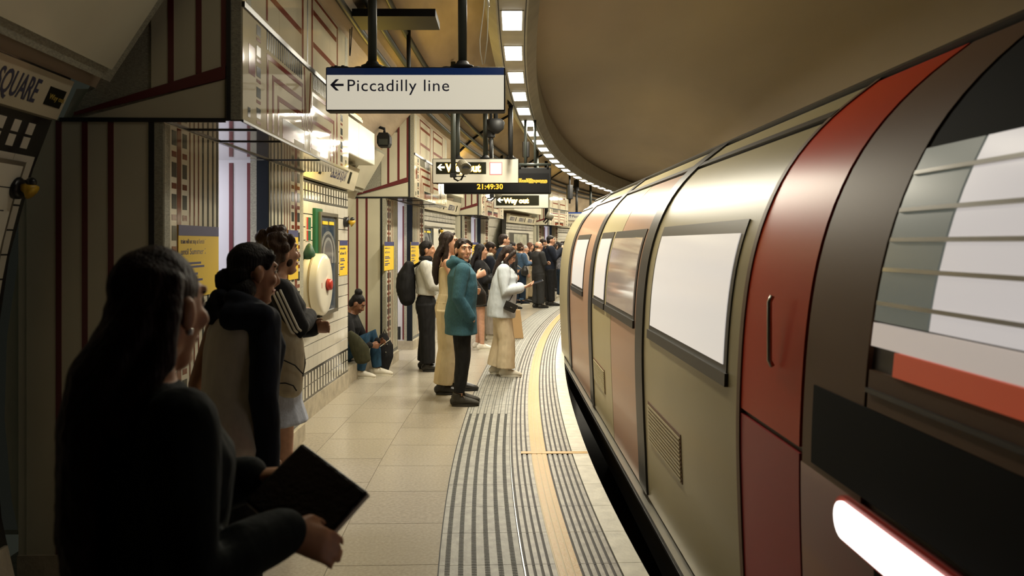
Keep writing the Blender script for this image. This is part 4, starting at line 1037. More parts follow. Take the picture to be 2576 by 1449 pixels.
# ------------------------------------------------------------------ people
def cloth(name, col, rough=0.85, var=0.18, vscale=22, bump=0.14, bscale=30, col2=None, stretch=(1, 1, 1)):
    return mat('cloth '+name, col, rough, var=var, vscale=vscale, bump=0.55, bscale=9, col2=col2, spec=0.25, stretch=(1.3, 1.3, 0.55))
def hairm(name, col):
    return mat('hair '+name, tuple(c*0.6 for c in col), 0.55, var=0.4, vscale=70, bump=0.5, bscale=160, stretch=(1.0, 1.0, 0.10), spec=0.25)
SK1 = mat('skin fair', (0.50, 0.27, 0.17), 0.5, var=0.10, vscale=30, bump=0.05, bscale=200)
SK2 = mat('skin tan', (0.40, 0.20, 0.11), 0.5, var=0.10, vscale=30, bump=0.05, bscale=200)
SK3 = mat('skin brown', (0.22, 0.10, 0.055), 0.5, var=0.10, vscale=30, bump=0.05, bscale=200)
M_SCL = mat('eye white', (0.65, 0.60, 0.54), 0.2); M_IRIS = mat('eye iris', (0.025, 0.014, 0.01), 0.1)
M_LIP = mat('lips', (0.36, 0.13, 0.10), 0.45); M_LIP3 = mat('lips dark', (0.16, 0.05, 0.04), 0.45)
TEXC = bpy.data.textures.new('folds', 'CLOUDS'); TEXC.noise_scale = 0.2; TEXC.noise_depth = 2
TEXH = bpy.data.textures.new('locks', 'CLOUDS'); TEXH.noise_scale = 0.045; TEXH.noise_depth = 2
def remesh(mb, voxel, smooth=4, disp=None, dstr=0.0):
    me = mb.mesh('raw'); o = bpy.data.objects.new('raw', me); COL.objects.link(o)
    m = o.modifiers.new('r', 'REMESH'); m.mode = 'VOXEL'; m.voxel_size = voxel; m.use_smooth_shade = True
    if smooth:
        q = o.modifiers.new('s', 'SMOOTH'); q.factor = 0.5; q.iterations = smooth
    if disp:
        d = o.modifiers.new('d', 'DISPLACE'); d.texture = disp; d.strength = dstr; d.mid_level = 0.5; d.texture_coords = 'LOCAL'
    dg = bpy.context.evaluated_depsgraph_get(); dg.update()
    out = bpy.data.meshes.new_from_object(o.evaluated_get(dg))
    bpy.data.objects.remove(o); bpy.data.meshes.remove(me)
    return out
V = Vector
def hand_prims(b, wr, d, pn, side, curl, fr, m):
    """palm, four unequal fingers and a thumb; d = towards the fingertips, pn = palm normal, side = +1 thumb on d x pn"""
    d = d.normalized(); pn = (pn-d*pn.dot(d)).normalized(); s = d.cross(pn)*side
    kn = wr+d*0.085
    b.tube([wr-d*0.02, wr+d*0.03, kn], [(0.024, 0.020), (0.036, 0.018), (0.040, 0.015)], m, 10, ref=s, round_=True)
    for i, (off, l) in enumerate(((0.030, 0.072), (0.010, 0.080), (-0.010, 0.075), (-0.029, 0.058))):
        p = kn+s*off-d*0.01; pts = [p]; a = 0.0
        for j, f in enumerate((0.45, 0.32, 0.25)):
            a += curl*(0.75+0.25*j)
            pts.append(pts[-1]+(d*math.cos(a)+pn*math.sin(a))*l*f)
        b.tube(pts, [fr*1.05, fr, fr*0.95, fr*0.8], m, 8, ref=s, round_=True)
    t0 = wr+d*0.018+s*0.022; t1 = t0+(d*0.7+s*0.65+pn*0.25)*0.040; t2 = t1+(d*0.9+s*0.15+pn*(0.3+curl*0.3))*0.032; t3 = t2+(d*0.9+pn*(0.2+curl*0.4))*0.024
    b.tube([t0, t1, t2, t3], [fr*1.5, fr*1.25, fr*1.05, fr*0.85], m, 8, ref=s, round_=True)

def person(label, x, y, face_deg, H=1.72, sex='m', skin=SK1, voxel=0.009, head_yaw=0, head_pitch=0, lean=0, wide=1.0,
           arms=None, legs=None, hipz=None, hair='short', hair_m=None, hair_len=1.3, top=None, bottom=None, shoes=None, z=0.0, face=False, group=None,
           curl=0.35, extra=None, hairvox=None, sleeve=1.0, handdir=None, hood=False, collar=None, fringe=True, beard=False, tuck=False):
    k = H/1.75; f = sex == 'f'
    fd = math.radians(face_deg)
    Mw = Matrix.Translation((x, y, z)) @ Matrix.Rotation(fd, 4, 'Z') @ Matrix.Diagonal((k, k, k, 1))   # face_deg 0 looks away from the camera, -90 looks to the track
    root = thing('person', label, 'person', (x, y, z), group)
    hz = 0.92 if hipz is None else hipz/k
    ML = Matrix.Translation((0, 0, hz-0.92))
    MU = ML @ Matrix.Translation((0, 0, 0.92)) @ Matrix.Rotation(-math.radians(lean), 4, 'X') @ Matrix.Translation((0, 0, -0.92))
    shx = 0.165 if f else 0.185
    SEC = [(.84, .14, .105, 0), (.92, .17, .12, -.01), (1.0, .15, .105, 0), (1.1, .122, .09, .01), (1.22, .138, .108, .02), (1.3, .148, .115, .025), (1.38, .148, .092, .0), (1.435, .12, .075, -.01), (1.475, .062, .055, -.005)] if f else \
          [(.84, .135, .10, 0), (.92, .165, .115, -.005), (1.02, .152, .105, 0), (1.12, .148, .102, .01), (1.25, .168, .118, .01), (1.36, .175, .115, .0), (1.42, .155, .09, -.01), (1.455, .11, .075, -.01), (1.485, .07, .06, -.005)]
    SEC = [(a, r1*wide, r2*(0.5+0.5*wide) if wide > 1 else r2, c) for a, r1, r2, c in SEC]
    if arms is None: arms = {}
    A = {}
    for sd in (-1, 1):
        d = arms.get(sd, arms.get('both', None))
        sh = V((sd*shx*wide, 0, 1.405))
        if d is None: el = V((sd*(shx+0.055)*wide, -0.03, 1.13)); wr = V((sd*(shx+0.06)*wide, 0.05, 0.885))
        else:
            el, wr = V(d[0]), V(d[1])
        A[sd] = (sh, el, wr)
    if legs is None: legs = {-1: (V((-0.105, 0.0, 0.49)), V((-0.11, -0.03, 0.085))), 1: (V((0.105, 0.02, 0.49)), V((0.115, 0.03, 0.085)))}
    else: legs = {s_: (V(q[0]), V(q[1])) for s_, q in legs.items()}
    hipj = lambda sd: V((sd*0.092*wide, 0, hz-0.02))
    Mh = Matrix.Translation((0, 0.005, 1.545)) @ Matrix.Rotation(-math.radians(head_yaw), 4, 'Z') @ Matrix.Rotation(-math.radians(head_pitch), 4, 'X') @ Matrix.Translation((0, 0.015, 0.062)) @ Matrix.Diagonal((1.04, 1.04, 1.11, 1))
    hv = lambda p: Mh @ V(p)
    # ---- body: one continuous skin
    U = MB(); Lw = MB()
    U.tube([(0, c, z_) for z_, _, _, c in SEC], [(a, b_) for _, a, b_, _ in SEC], skin, 16, round_=True)
    nr = 0.048 if f else 0.056
    U.tube([(0, -0.01, 1.44), (0, 0.0, 1.50), hv((0, -0.02, -0.06))], [nr*1.25, nr, nr], skin, 12, round_=True)
    ar = 0.86 if f else 1.0
    for sd in (-1, 1):
        sh, el, wr = A[sd]
        U.tube([sh, sh.lerp(el, 0.35), el, el.lerp(wr, 0.35), wr], [0.052*ar, 0.046*ar, 0.037*ar, 0.038*ar, 0.026*ar], skin, 12, round_=True)
        hd = (wr-el).normalized(); pn = V((-sd, 0, 0))
        if handdir and sd in handdir: hd, pn = V(handdir[sd][0]), V(handdir[sd][1])
        sgn = 1 if (hd.normalized().cross(pn)).dot(V((0, 1, 0.6))) > 0 else -1
        if handdir and sd in handdir and len(handdir[sd]) > 2: sgn = handdir[sd][2]
        hand_prims(U, wr, hd, pn, sgn, curl, max(0.0085, voxel*0.85), skin)
        kn, an = legs[sd]; hp = hipj(sd)
        Lw.tube([hp, hp.lerp(kn, 0.45), kn, kn.lerp(an, 0.3), an], [0.092, 0.074, 0.054, 0.055, 0.036], skin, 12, round_=True)
        Lw.tube([an+V((0, -0.03, -0.03)), an+V((0, 0.06, -0.045)), an+V((sd*0.01, 0.15, -0.06))], [(0.026, 0.03), (0.030, 0.020), (0.026, 0.012)], skin, 10, round_=True)
    # head
    hs = 0.96 if f else 1.0
    Hm = MB()
    Hm.ball((0, -0.012, 0.03), (0.075*hs, 0.094*hs, 0.085), skin, seg=18, rings=12)
    Hm.tube([(0, 0.020, 0.04), (0, 0.030, 0.0), (0, 0.038, -0.04), (0, 0.052, -0.085)], [(0.066*hs, 0.060), (0.064*hs, 0.058), (0.055*hs, 0.050), (0.030*hs, 0.030)], skin, 14, round_=True)
    Hm.tube([(0, 0.010, -0.02), (0, -0.005, -0.07)], [(0.06*hs, 0.06), (0.05*hs, 0.04)], skin, 10, round_=True)
    Hm.tube([(0, 0.082, 0.035), (0, 0.095, 0.01), (0, 0.108, -0.014), (0, 0.098, -0.022)], [0.008, 0.0095, 0.0135, 0.012], skin, 8, round_=True)
    Hm.tube([(-0.045*hs, 0.070, 0.045), (0, 0.083, 0.045), (0.045*hs, 0.070, 0.045)], [0.010, 0.011, 0.010], skin, 8, round_=True)
    for sd in (-1, 1):
        Hm.ball((sd*0.038*hs, 0.066, -0.012), (0.024, 0.022, 0.022), skin, seg=10, rings=7)
        Hm.ball((sd*0.081*hs, -0.006, -0.002), (0.012, 0.021, 0.033), skin, seg=10, rings=7)
    Hm.ball((0, 0.086, -0.052), (0.022, 0.012, 0.012), skin, seg=10, rings=6)
    Hm.ball((0, 0.076, -0.088), (0.02, 0.014, 0.014), skin, seg=10, rings=6)
    Hm.v = [tuple(Mh @ V(p)) for p in Hm.v]
    U.add(Hm.v, Hm.f, skin)
    def fin(mb, Mx): mb.v = [tuple(Mw @ (Mx @ V(p))) for p in mb.v]; return mb
    fin(U, MU); fin(Lw, Matrix.Identity(4))
    Bd = MB(); Bd.add(U.v, U.f, skin); Bd.add(Lw.v, Lw.f, skin)
    me = remesh(Bd, voxel, 3); me.materials.clear(); me.materials.append(skin); me.name = 'body'
    body = put('body', me, root)
    def child(mb, m, name, Mx, vox, sm=4, disp=TEXC, ds=0.014, parent=None, lab=None):
        fin(mb, Mx); me_ = remesh(mb, vox, sm, disp, ds); me_.materials.clear(); me_.materials.append(m); me_.name = name
        o = put(name, me_, parent or root)
        if lab: o['label'] = lab
        return o
    def raw(mb, name, Mx, parent=None):
        fin(mb, Mx); return mb.obj(name, parent or root)
    I4 = Matrix.Identity(4)
    MH = MU @ Mh
    if face:
        for sd in (-1, 1):
            b = MB(); b.ball((sd*0.031*hs, 0.0740, 0.018), (0.0135, 0.0085, 0.0075), M_SCL, seg=12, rings=8); b.ball((sd*0.031*hs, 0.0800, 0.0182), (0.006, 0.0042, 0.0066), M_IRIS, seg=10, rings=6); raw(b, 'eye', MH, body)
            b = MB(); b.tube([(sd*0.014*hs, 0.0855, 0.042), (sd*0.034*hs, 0.0805, 0.046), (sd*0.053*hs, 0.065, 0.040)], [0.0042, 0.0050, 0.003], hair_m or M_IRIS, 8, round_=True); raw(b, 'eyebrow', MH, body)
            b = MB(); b.tube([(sd*0.017*hs, 0.080, 0.024), (sd*0.031*hs, 0.0835, 0.0275), (sd*0.046*hs, 0.072, 0.022)], 0.0022, M_IRIS, 6, round_=True); raw(b, 'eyelid', MH, body)
        b = MB(); lm = M_LIP3 if skin == SK3 else M_LIP
        b.tube([(-0.024, 0.081, -0.0505), (-0.009, 0.0935, -0.047), (0, 0.094, -0.0485), (0.009, 0.0935, -0.047), (0.024, 0.081, -0.0505)], [0.0025, 0.0048, 0.0042, 0.0048, 0.0025], lm, 8, round_=True)
        b.tube([(-0.022, 0.081, -0.053), (0, 0.0935, -0.058), (0.022, 0.081, -0.053)], [0.0025, 0.0062, 0.0025], lm, 8, round_=True); raw(b, 'lips', MH, body)
    # ---- hair
    hvx = hairvox or max(0.007, voxel*0.9)
    if hair_m and hair != 'none':
        b = MB()
        if hair == 'bald':
            b.ball((0, -0.035, 0.0), (0.081, 0.076, 0.042), hair_m, seg=16, rings=9)
        else:
            b.ball((0, -0.020, 0.045), (0.081*hs, 0.096*hs, 0.080), hair_m, seg=18, rings=12)
            b.ball((0, -0.055, -0.005), (0.075*hs, 0.055, 0.07), hair_m, seg=14, rings=9)
            if fringe:
                b.tube([(-0.055, 0.036, 0.088), (-0.015, 0.050, 0.098), (0.035, 0.048, 0.092), (0.058, 0.032, 0.080)], [0.012, 0.015, 0.014, 0.010], hair_m, 8, round_=True)
                for sd in (-1, 1): b.tube([(sd*0.066*hs, 0.045, 0.07), (sd*0.076*hs, 0.028, 0.03)], [0.016, 0.008], hair_m, 8, round_=True)
        for i, (q) in enumerate(b.v): b.v[i] = tuple(Mh @ V(q))
        if hair == 'long':
            zl = hair_len
            c0 = hv((0, -0.06, 0.02)); yb = -0.125 if zl < 1.42 else -0.10
            b.tube([hv((0, -0.045, 0.06)), hv((0, -0.065, -0.02)), V((0, yb+0.02, 1.48)), V((0, yb, 1.38)), V((0.0, yb-0.01, (1.38+zl)/2)), V((0, yb+0.005, zl))],
                   [(0.082, 0.05), (0.092, 0.05), (0.098, 0.048), (0.105, 0.042), (0.095, 0.036), (0.06, 0.02)], hair_m, 14, round_=True)
            for sd in (-1, 1):
                ty = -0.05 if tuck and sd == 1 else 0.0
                b.tube([hv((sd*0.066, 0.01+ty, 0.06)), hv((sd*0.082, -0.012+ty, 0.0)), hv((sd*0.080, -0.022+ty, -0.08)), V((sd*0.085, -0.03+ty, 1.42)), V((sd*0.09, -0.02, max(zl, 1.30)))], [0.022, 0.024, 0.030, 0.034, 0.012], hair_m, 8, round_=True)
        if hair == 'front':    # long hair falling forward over the shoulders as the head is bent
            zl = hair_len
            b.tube([hv((0, -0.05, 0.05)), hv((0, -0.07, -0.03)), V((0, -0.08, 1.45)), V((0, -0.115, 1.36)), V((0, -0.12, zl+0.05))], [(0.082, 0.05), (0.09, 0.048), (0.095, 0.045), (0.09, 0.035), (0.05, 0.02)], hair_m, 12, round_=True)
            for sd in (-1, 1):
                b.tube([hv((sd*0.05, 0.05, 0.075)), hv((sd*0.078, 0.025, 0.01)), hv((sd*0.082, 0.01, -0.07)), V((sd*0.10, 0.07, 1.38)), V((sd*0.10, 0.115, zl))], [0.026, 0.028, 0.034, 0.040, 0.014], hair_m, 10, round_=True)
        if hair == 'bun':
            q = hv((0, -0.075, 0.125)); b.ball(q, (0.058, 0.055, 0.05), hair_m, seg=12, rings=8)
        if hair in ('curly', 'wavy'):
            rr_ = random.Random(hash(label) % 1000 if False else len(label))
            for i in range(46 if hair == 'curly' else 30):
                a = rr_.uniform(0, 2*PI); ph = rr_.uniform(-0.9, 1.4); cx_ = 0.095*math.cos(a)*math.cos(ph); cy_ = -0.03+0.10*math.sin(a)*math.cos(ph); cz_ = 0.03+0.10*math.sin(ph)
                if cy_ > 0.035 and cz_ < 0.07: continue
                q = hv((cx_, cy_, cz_)); b.ball(q, rr_.uniform(0.022, 0.036), hair_m, seg=8, rings=6)
            if hair == 'wavy':
                for i in range(7):
                    t = i/6; sx = -0.08+0.16*t; pts = [hv((sx, -0.06, 0.0))]
                    for j in range(1, 6): q = pts[0].lerp(V((sx*1.25, -0.06, hair_len)), j/5); pts.append(q+V((0.015*math.sin(j*2+i), 0.015*math.cos(j*2.4+i), 0)))
                    b.tube(pts, [0.03, 0.03, 0.03, 0.028, 0.022, 0.012], hair_m, 8, round_=True)
        child(b, hair_m, 'hair', MU, hvx, 2, TEXH, 0.010)
    if beard:
        b = MB(); b.tube([(-0.055, 0.03, -0.05), (0, 0.075, -0.085), (0.055, 0.03, -0.05)], 0.022, hair_m, 8, round_=True); b.v = [tuple(Mh @ V(q)) for q in b.v]; child(b, hair_m, 'beard', MU, hvx, 2, None)
    # ---- top
    cv = max(0.0095, voxel*1.1)
    if top:
        e = top.get('ease', 0.02); zb = top.get('zb', 0.86); zt = top.get('zt', 1.49)
        b = MB()
        secs = [s_ for s_ in SEC if zb+0.02 < s_[0] < zt]
        fl = top.get('flare', 0.0)
        pts = [(0, 0, zb)]+[(0, c, z_) for z_, _, _, c in secs]
        base = secs[0]
        rad = [(max(base[1], 0.155 if zb < 0.95 else base[1])+e+fl, base[2]+e+fl*0.8)]+[(max(a, 0.14*top.get('loose', 0)*(z_ < 1.34))+e*min(1, (1.52-z_)*6)+fl*max(0, (1.25-z_))*1.2, max(b_, 0.1*top.get('loose', 0)*(z_ < 1.34))+e*min(1, (1.52-z_)*6)+fl*max(0, 1.25-z_)) for z_, a, b_, _ in secs]
        b.tube(pts, rad, top['m'], 18)
        sl = top.get('sleeve', 1.0)
        if sl > 0:
            for sd in (-1, 1):
                sh, el, wr = A[sd]; q = top.get('arm', 0.014)
                if sl >= 0.99: pl = [sh, sh.lerp(el, 0.4), el, el.lerp(wr, 0.5), el.lerp(wr, 0.97)]; rl = [0.062, 0.056, 0.05, 0.045, 0.036]
                elif sl > 0.5: t = (sl-0.5)*2; pl = [sh, sh.lerp(el, 0.4), el, el.lerp(wr, t)]; rl = [0.062, 0.058, 0.052, 0.046]
                else: pl = [sh, sh.lerp(el, sl*2)]; rl = [0.062, 0.058]
                b.tube(pl, [r_*ar+q for r_ in rl], top['m'], 12, round_=True)
                if sl >= 0.99 and top.get('cuff'): b.tube([el.lerp(wr, 0.9), el.lerp(wr, 0.99)], 0.036+q, top['m'], 12)
        if hood:
            b.tube([(0.10*math.cos(a), -0.02+0.085*math.sin(a), 1.49-0.045*math.sin(a)+0.0) for a in [2*PI*i/16 for i in range(17)]], 0.034, top['m'], 10)
            b.tube([(-0.085, -0.07, 1.50), (-0.04, -0.125, 1.47), (0.04, -0.125, 1.47), (0.085, -0.07, 1.50)], [0.045, 0.058, 0.058, 0.045], top['m'], 10, round_=True)
        child(b, top['m'], top.get('name', 'top'), MU, cv, 4, TEXC, top.get('fold', 0.016))
        if collar:
            b = MB(); b.tube([(0.066*math.cos(a), -0.005+0.062*math.sin(a), 1.505) for a in [2*PI*i/14 for i in range(15)]], collar[1], collar[0], 8); child(b, collar[0], 'collar', MU, max(0.007, voxel*0.9), 2, None)
    # ---- bottom
    if bottom:
        b = MB(); q = bottom.get('ease', 0.014); end = bottom.get('end', 0.97); fl = bottom.get('flare', 0.0)
        pz = hz-0.92
        if bottom.get('skirt'):
            zb = bottom['zb']; b.tube([(0, -0.005, zb), (0, -0.005, (zb+0.95+pz)/2), (0, 0, 0.95+pz), (0, 0, 1.03+pz)], [(0.185+fl, 0.145+fl), (0.185+fl*.5, 0.14+fl*.5), (0.175, 0.125), (0.145, 0.11)], bottom['m'], 18)
        else:
            b.tube([(0, 0, 0.83+pz), (0, -0.006, 0.92+pz), (0, 0, 1.02+pz)], [(0.15*wide, 0.105+q), (0.172*wide+q*0.5, 0.12+q*0.6), (0.152*wide, 0.108)], bottom['m'], 16, round_=True)
            for sd in (-1, 1):
                kn, an = legs[sd]; hp = hipj(sd)
                if end > 0.5: t = (end-0.5)*2; pl = [hp, hp.lerp(kn, 0.45), kn, kn.lerp(an, t*0.5), kn.lerp(an, t)]; rl = [0.098, 0.083, 0.062+fl*0.4, 0.056+fl*0.8, 0.046+fl*1.1]
                else: t = end*2; pl = [hp, hp.lerp(kn, t*0.5), hp.lerp(kn, t)]; rl = [0.1, 0.09, 0.08+fl]
                b.tube(pl, [r_+q for r_ in rl], bottom['m'], 12)
        child(b, bottom['m'], bottom.get('name', 'trousers'), I4, cv, 4, TEXC, bottom.get('fold', 0.014))
    # ---- shoes
    if shoes:
        for sd in (-1, 1):
            kn, an = legs[sd]; b = MB(); g = an.z-0.085
            yaw = shoes.get('yaw', 0)*sd
            F = lambda p: V((an.x+p[0]*math.cos(yaw)+p[1]*math.sin(yaw), an.y-p[0]*math.sin(yaw)+p[1]*math.cos(yaw), g+p[2]))
            hi = shoes.get('hi', 0.0)
            b.tube([F((0, -0.055, 0.052)), F((0, -0.02, 0.058)), F((0, 0.05, 0.056)), F((0, 0.11, 0.045)), F((0, 0.165, 0.036)), F((0, 0.195, 0.03))], [(0.038, 0.045), (0.042, 0.052), (0.045, 0.050), (0.048, 0.040), (0.045, 0.031), (0.034, 0.022)], shoes['m'], 12, round_=True)
            b.tube([F((0, -0.02, 0.05)), F((0, -0.012, 0.11+hi))], [0.050, 0.050], shoes['m'], 12)
            so = child(b, shoes['m'], 'shoe', I4, max(0.007, voxel*0.9), 2, None)
            b = MB(); out = [(0.041*math.sin(a)*(1.18 if math.cos(a) > 0 else 1.0)*1.05, 0.07+0.142*math.cos(a)) for a in [2*PI*i/20 for i in range(20)]]
            b.prism([F((q[0], q[1], 0.0)) for q in out], (0, 0, 0.026), shoes.get('sole', M_WHITE)); fin(b, I4)
            b.obj('sole', so)
            if shoes.get('lace'):
                b = MB()
                for i in range(4): yy = 0.035+0.024*i; zz = 0.100-0.010*i; b.tube([F((-0.028, yy, zz-0.01)), F((0, yy+0.008, zz+0.004)), F((0.028, yy, zz-0.01))], 0.0035, shoes['lace'], 6)
                b.tube([F((0, 0.03, 0.105)), F((0.03, 0.05, 0.11)), F((0.045, 0.06, 0.09))], 0.003, shoes['lace'], 6); fin(b, I4); b.obj('laces', so)
    return root, dict(Mw=Mw, MU=MU, MH=MH, child=child, raw=raw, A=A, MB=MB)

def W(pd, p, up=True): return pd['Mw'] @ ((pd['MU'] if up else Matrix.Identity(4)) @ V(p))
HB = hairm('black', (0.012, 0.009, 0.008)); HD = hairm('dark brown', (0.028, 0.015, 0.010)); HM = hairm('mid brown', (0.075, 0.038, 0.02)); HR = hairm('dark auburn', (0.030, 0.010, 0.007))
HG = hairm('golden', (0.26, 0.15, 0.05)); HW = hairm('white', (0.5, 0.48, 0.44)); HA = hairm('auburn', (0.16, 0.06, 0.03))
C_BLK = cloth('black', (0.012, 0.012, 0.013), var=0.3); C_NVY = cloth('navy', (0.008, 0.011, 0.020), var=0.3); C_DGR = cloth('dark green black', (0.005, 0.010, 0.008), var=0.3)
C_TEAL = cloth('teal', (0.038, 0.105, 0.14), var=0.16, vscale=90); C_CRM = cloth('cream', (0.62, 0.52, 0.34), var=0.06); C_LBL = cloth('pale blue', (0.50, 0.55, 0.58), var=0.06)
C_CRT = cloth('cream trousers', (0.60, 0.50, 0.34), var=0.06); C_GRY = cloth('warm grey', (0.30, 0.26, 0.22), var=0.12); C_DEN = cloth('denim', (0.055, 0.10, 0.17), var=0.3, vscale=40); C_JEA = cloth('dark jeans', (0.012, 0.024, 0.045), var=0.3)
C_SUIT = cloth('suit', (0.030, 0.030, 0.030), var=0.15); C_SIL = cloth('silver', (0.50, 0.50, 0.46), rough=0.5, var=0.12); C_OLV = cloth('olive', (0.042, 0.042, 0.022), var=0.2); C_TAN = cloth('tan', (0.34, 0.27, 0.17), var=0.12)
C_WHT = cloth('white', (0.80, 0.74, 0.62), var=0.06); C_PAT = cloth('grey pattern', (0.30, 0.30, 0.33), var=0, col2=(0.04, 0.04, 0.06), vscale=30); C_JNS = cloth('blue jeans', (0.02, 0.06, 0.11), var=0.25)
C_GNG = cloth('pale gingham', (0.52, 0.56, 0.66), var=0.12, vscale=120); C_RED = cloth('dull red', (0.16, 0.04, 0.03))
L_BLK = mat('black leather', (0.014, 0.013, 0.012), 0.35, bump=0.2, bscale=80)
SH_W = dict(m=mat('white trainer', (0.62, 0.58, 0.48), 0.5, var=0.06), sole=M_WHITE, lace=M_WHITE); SH_B = dict(m=mat('black shoe', (0.015, 0.014, 0.012), 0.4), sole=M_BLACK)
SH_K = dict(m=mat('dark suede', (0.03, 0.026, 0.018), 0.75, var=0.2, bump=0.2, bscale=50), sole=mat('dark sole', (0.035, 0.03, 0.022), 0.7), lace=mat('lace tan', (0.30, 0.24, 0.16), 0.7), hi=0.03)
SH_O = dict(m=mat('olive trainer', (0.06, 0.065, 0.035), 0.7), sole=mat('olive sole', (0.07, 0.07, 0.045), 0.7))
def X(u, D): return (u-1288)/2000*D
def box_thing(name, label, cat, c, d, m, rot=0, bevel=0.01, group=None):
    b = MB(); Mx = Matrix.Translation(c) @ Matrix.Rotation(rot, 4, 'Z') if not isinstance(rot, Matrix) else Matrix.Translation(c) @ rot
    b.box((0, 0, 0), d, m, Mx); o = b.obj(name, bevel=bevel); return tag(o, label, cat, group)
def phone(c, dirv, up, label, m=L_BLK):
    d = V(dirv).normalized(); n = V(up); n = (n-d*n.dot(d)).normalized(); s = d.cross(n)
    R_ = Matrix((s, d, n)).transposed().to_4x4(); r_ = thing('phone', label, 'phone', c)
    b = MB(); b.box((0, 0, 0), (0.072, 0.148, 0.009), m, Matrix.Translation(c) @ R_); b.obj('case', r_, bevel=0.003)
    b = MB(); b.box((0, 0, 0.0052), (0.066, 0.140, 0.0012), mat('phone glass', (0.02, 0.022, 0.03), 0.08), Matrix.Translation(c) @ R_); b.obj('screen', r_)
def softbag(name, label, cat, pts, rad, m, vox=0.012, ref=(1, 0, 0), straps=(), seam=None, ds=0.02):
    r_ = thing(name, label, cat, pts[0])
    b = MB(); b.tube(pts, rad, m, 14, ref=ref, round_=True); me = remesh(b, vox, 4, TEXC, ds); me.materials.clear(); me.materials.append(m); me.name = 'bag_body'; put('bag_body', me, r_)
    for pl, rd, mm in straps:
        b = MB(); b.tube(pl, rd, mm, 8); b.obj('strap', r_)
    if seam:
        b = MB()
        for pl in seam: b.tube(pl, 0.004, M_DARK, 6)
        b.obj('zip', r_)
    return r_

# ---- 1 foreground woman with long dark hair, dark folder held in front
p, q = person('foreground woman with long dark hair and dark jacket, holding a dark folder', -0.705, 1.55, -48, 1.66, 'f', mat('skin warm', (0.52, 0.26, 0.13), 0.5, var=0.10, vscale=30), 0.0065, head_yaw=-27, head_pitch=4, tuck=True,
    arms={1: ((0.24, -0.01, 1.14), (0.165, 0.215, 1.15)), -1: ((-0.23, 0.03, 1.13), (-0.09, 0.25, 1.20))}, handdir={1: ((0.30, 0.80, -0.42), (-0.65, 0.2, -0.5)), -1: ((0.6, 0.7, 0.1), (0.2, 0.1, -0.9))},
    hair='long', hair_m=HR, hair_len=0.98, top=dict(m=C_DGR, zb=0.80, zt=1.50, ease=0.028, flare=0.03, arm=0.022, name='jacket'), bottom=dict(m=C_BLK, ease=0.02), shoes=SH_B, face=True, curl=0.30, fringe=False)
b = MB(); b.ball((0.078, -0.002, -0.032), 0.008, mat('pearl', (0.85, 0.82, 0.74), 0.15, coat=1), seg=10, rings=7); q['raw'](b, 'earring', q['MH'])
hw = W(q, (0.03, 0.40, 1.06))
fr_ = thing('folder', 'dark soft folder held by the long haired woman in the foreground', 'folder', hw)
Rf = Matrix.Translation(W(q, (0.07, 0.315, 1.175))) @ Matrix.Rotation(math.radians(-50), 4, 'Z') @ Matrix.Rotation(math.radians(38), 4, 'X') @ Matrix.Rotation(math.radians(28), 4, 'Y')
b = MB(); b.box((0, 0, 0), (0.215, 0.17, 0.022), L_BLK, Rf); b.obj('cover', fr_, bevel=0.008)
b = MB(); b.box((0, 0.0, -0.0), (0.209, 0.165, 0.012), M_WHITE, Rf @ Matrix.Translation((0.004, 0.0, 0))); b.obj('pages', fr_)
b = MB(); b.box((0.0, -0.07, 0.012), (0.03, 0.02, 0.004), M_METAL, Rf); b.obj('clasp', fr_)
# ---- 2 person with short dark hair, white shirt under a dark jacket
p, q = person('person with short dark hair, dark jacket over a white shirt, second from the front', -1.115, 3.1, -36, 1.68, 'f', SK2, 0.008, head_yaw=15, lean=9,
    hair='short', hair_m=HB, top=dict(m=C_WHT, zb=0.80, ease=0.03, flare=0.012, sleeve=0, name='shirt'), bottom=dict(m=C_BLK, ease=0.006), shoes=SH_B, face=True, arms={1: ((0.210, -0.01, 1.13), (0.200, 0.07, 0.89))}, fringe=True)
b = MB(); A = q['A'][1]
b.tube([A[0]+V((-0.02, 0, 0.015)), A[0].lerp(A[1], 0.5), A[1], A[1].lerp(A[2], 0.5), A[2]+V((0, 0, -0.08))], [0.070, 0.062, 0.056, 0.052, 0.050], C_NVY, 12, round_=True)
b.tube([(0.105*math.cos(a), -0.02+0.09*math.sin(a), 1.475-0.03*math.sin(a)) for a in [2*PI*i/16 for i in range(17)]], 0.036, C_NVY, 10)
b.tube([(-0.17, -0.02, 1.44), (-0.06, -0.10, 1.44), (0.06, -0.11, 1.43), (0.17, -0.03, 1.44)], [0.045, 0.06, 0.06, 0.055], C_NVY, 10, round_=True)
b.tube([(0.05, 0.06, 0.84), (0.05, 0.06, 1.0), (0.05, 0.06, 1.2), (0.05, 0.07, 1.32), (0.04, 0.03, 1.42)], [(0.15, 0.085), (0.145, 0.08), (0.135, 0.075), (0.135, 0.08), (0.11, 0.07)], C_NVY, 16, round_=True)
q['child'](b, C_NVY, 'jacket', q['MU'], 0.01)
b = MB(); b.tube([(-0.05, -0.05, -0.06), (0.0, -0.105, -0.03), (0.05, -0.05, -0.06)], [(0.05, 0.05), (0.055, 0.05), (0.05, 0.05)], HB, 10, round_=True); b.v = [tuple(v) for v in b.v]; q['child'](b, HB, 'hair', q['MH'], 0.008, 2, TEXH, 0.008)
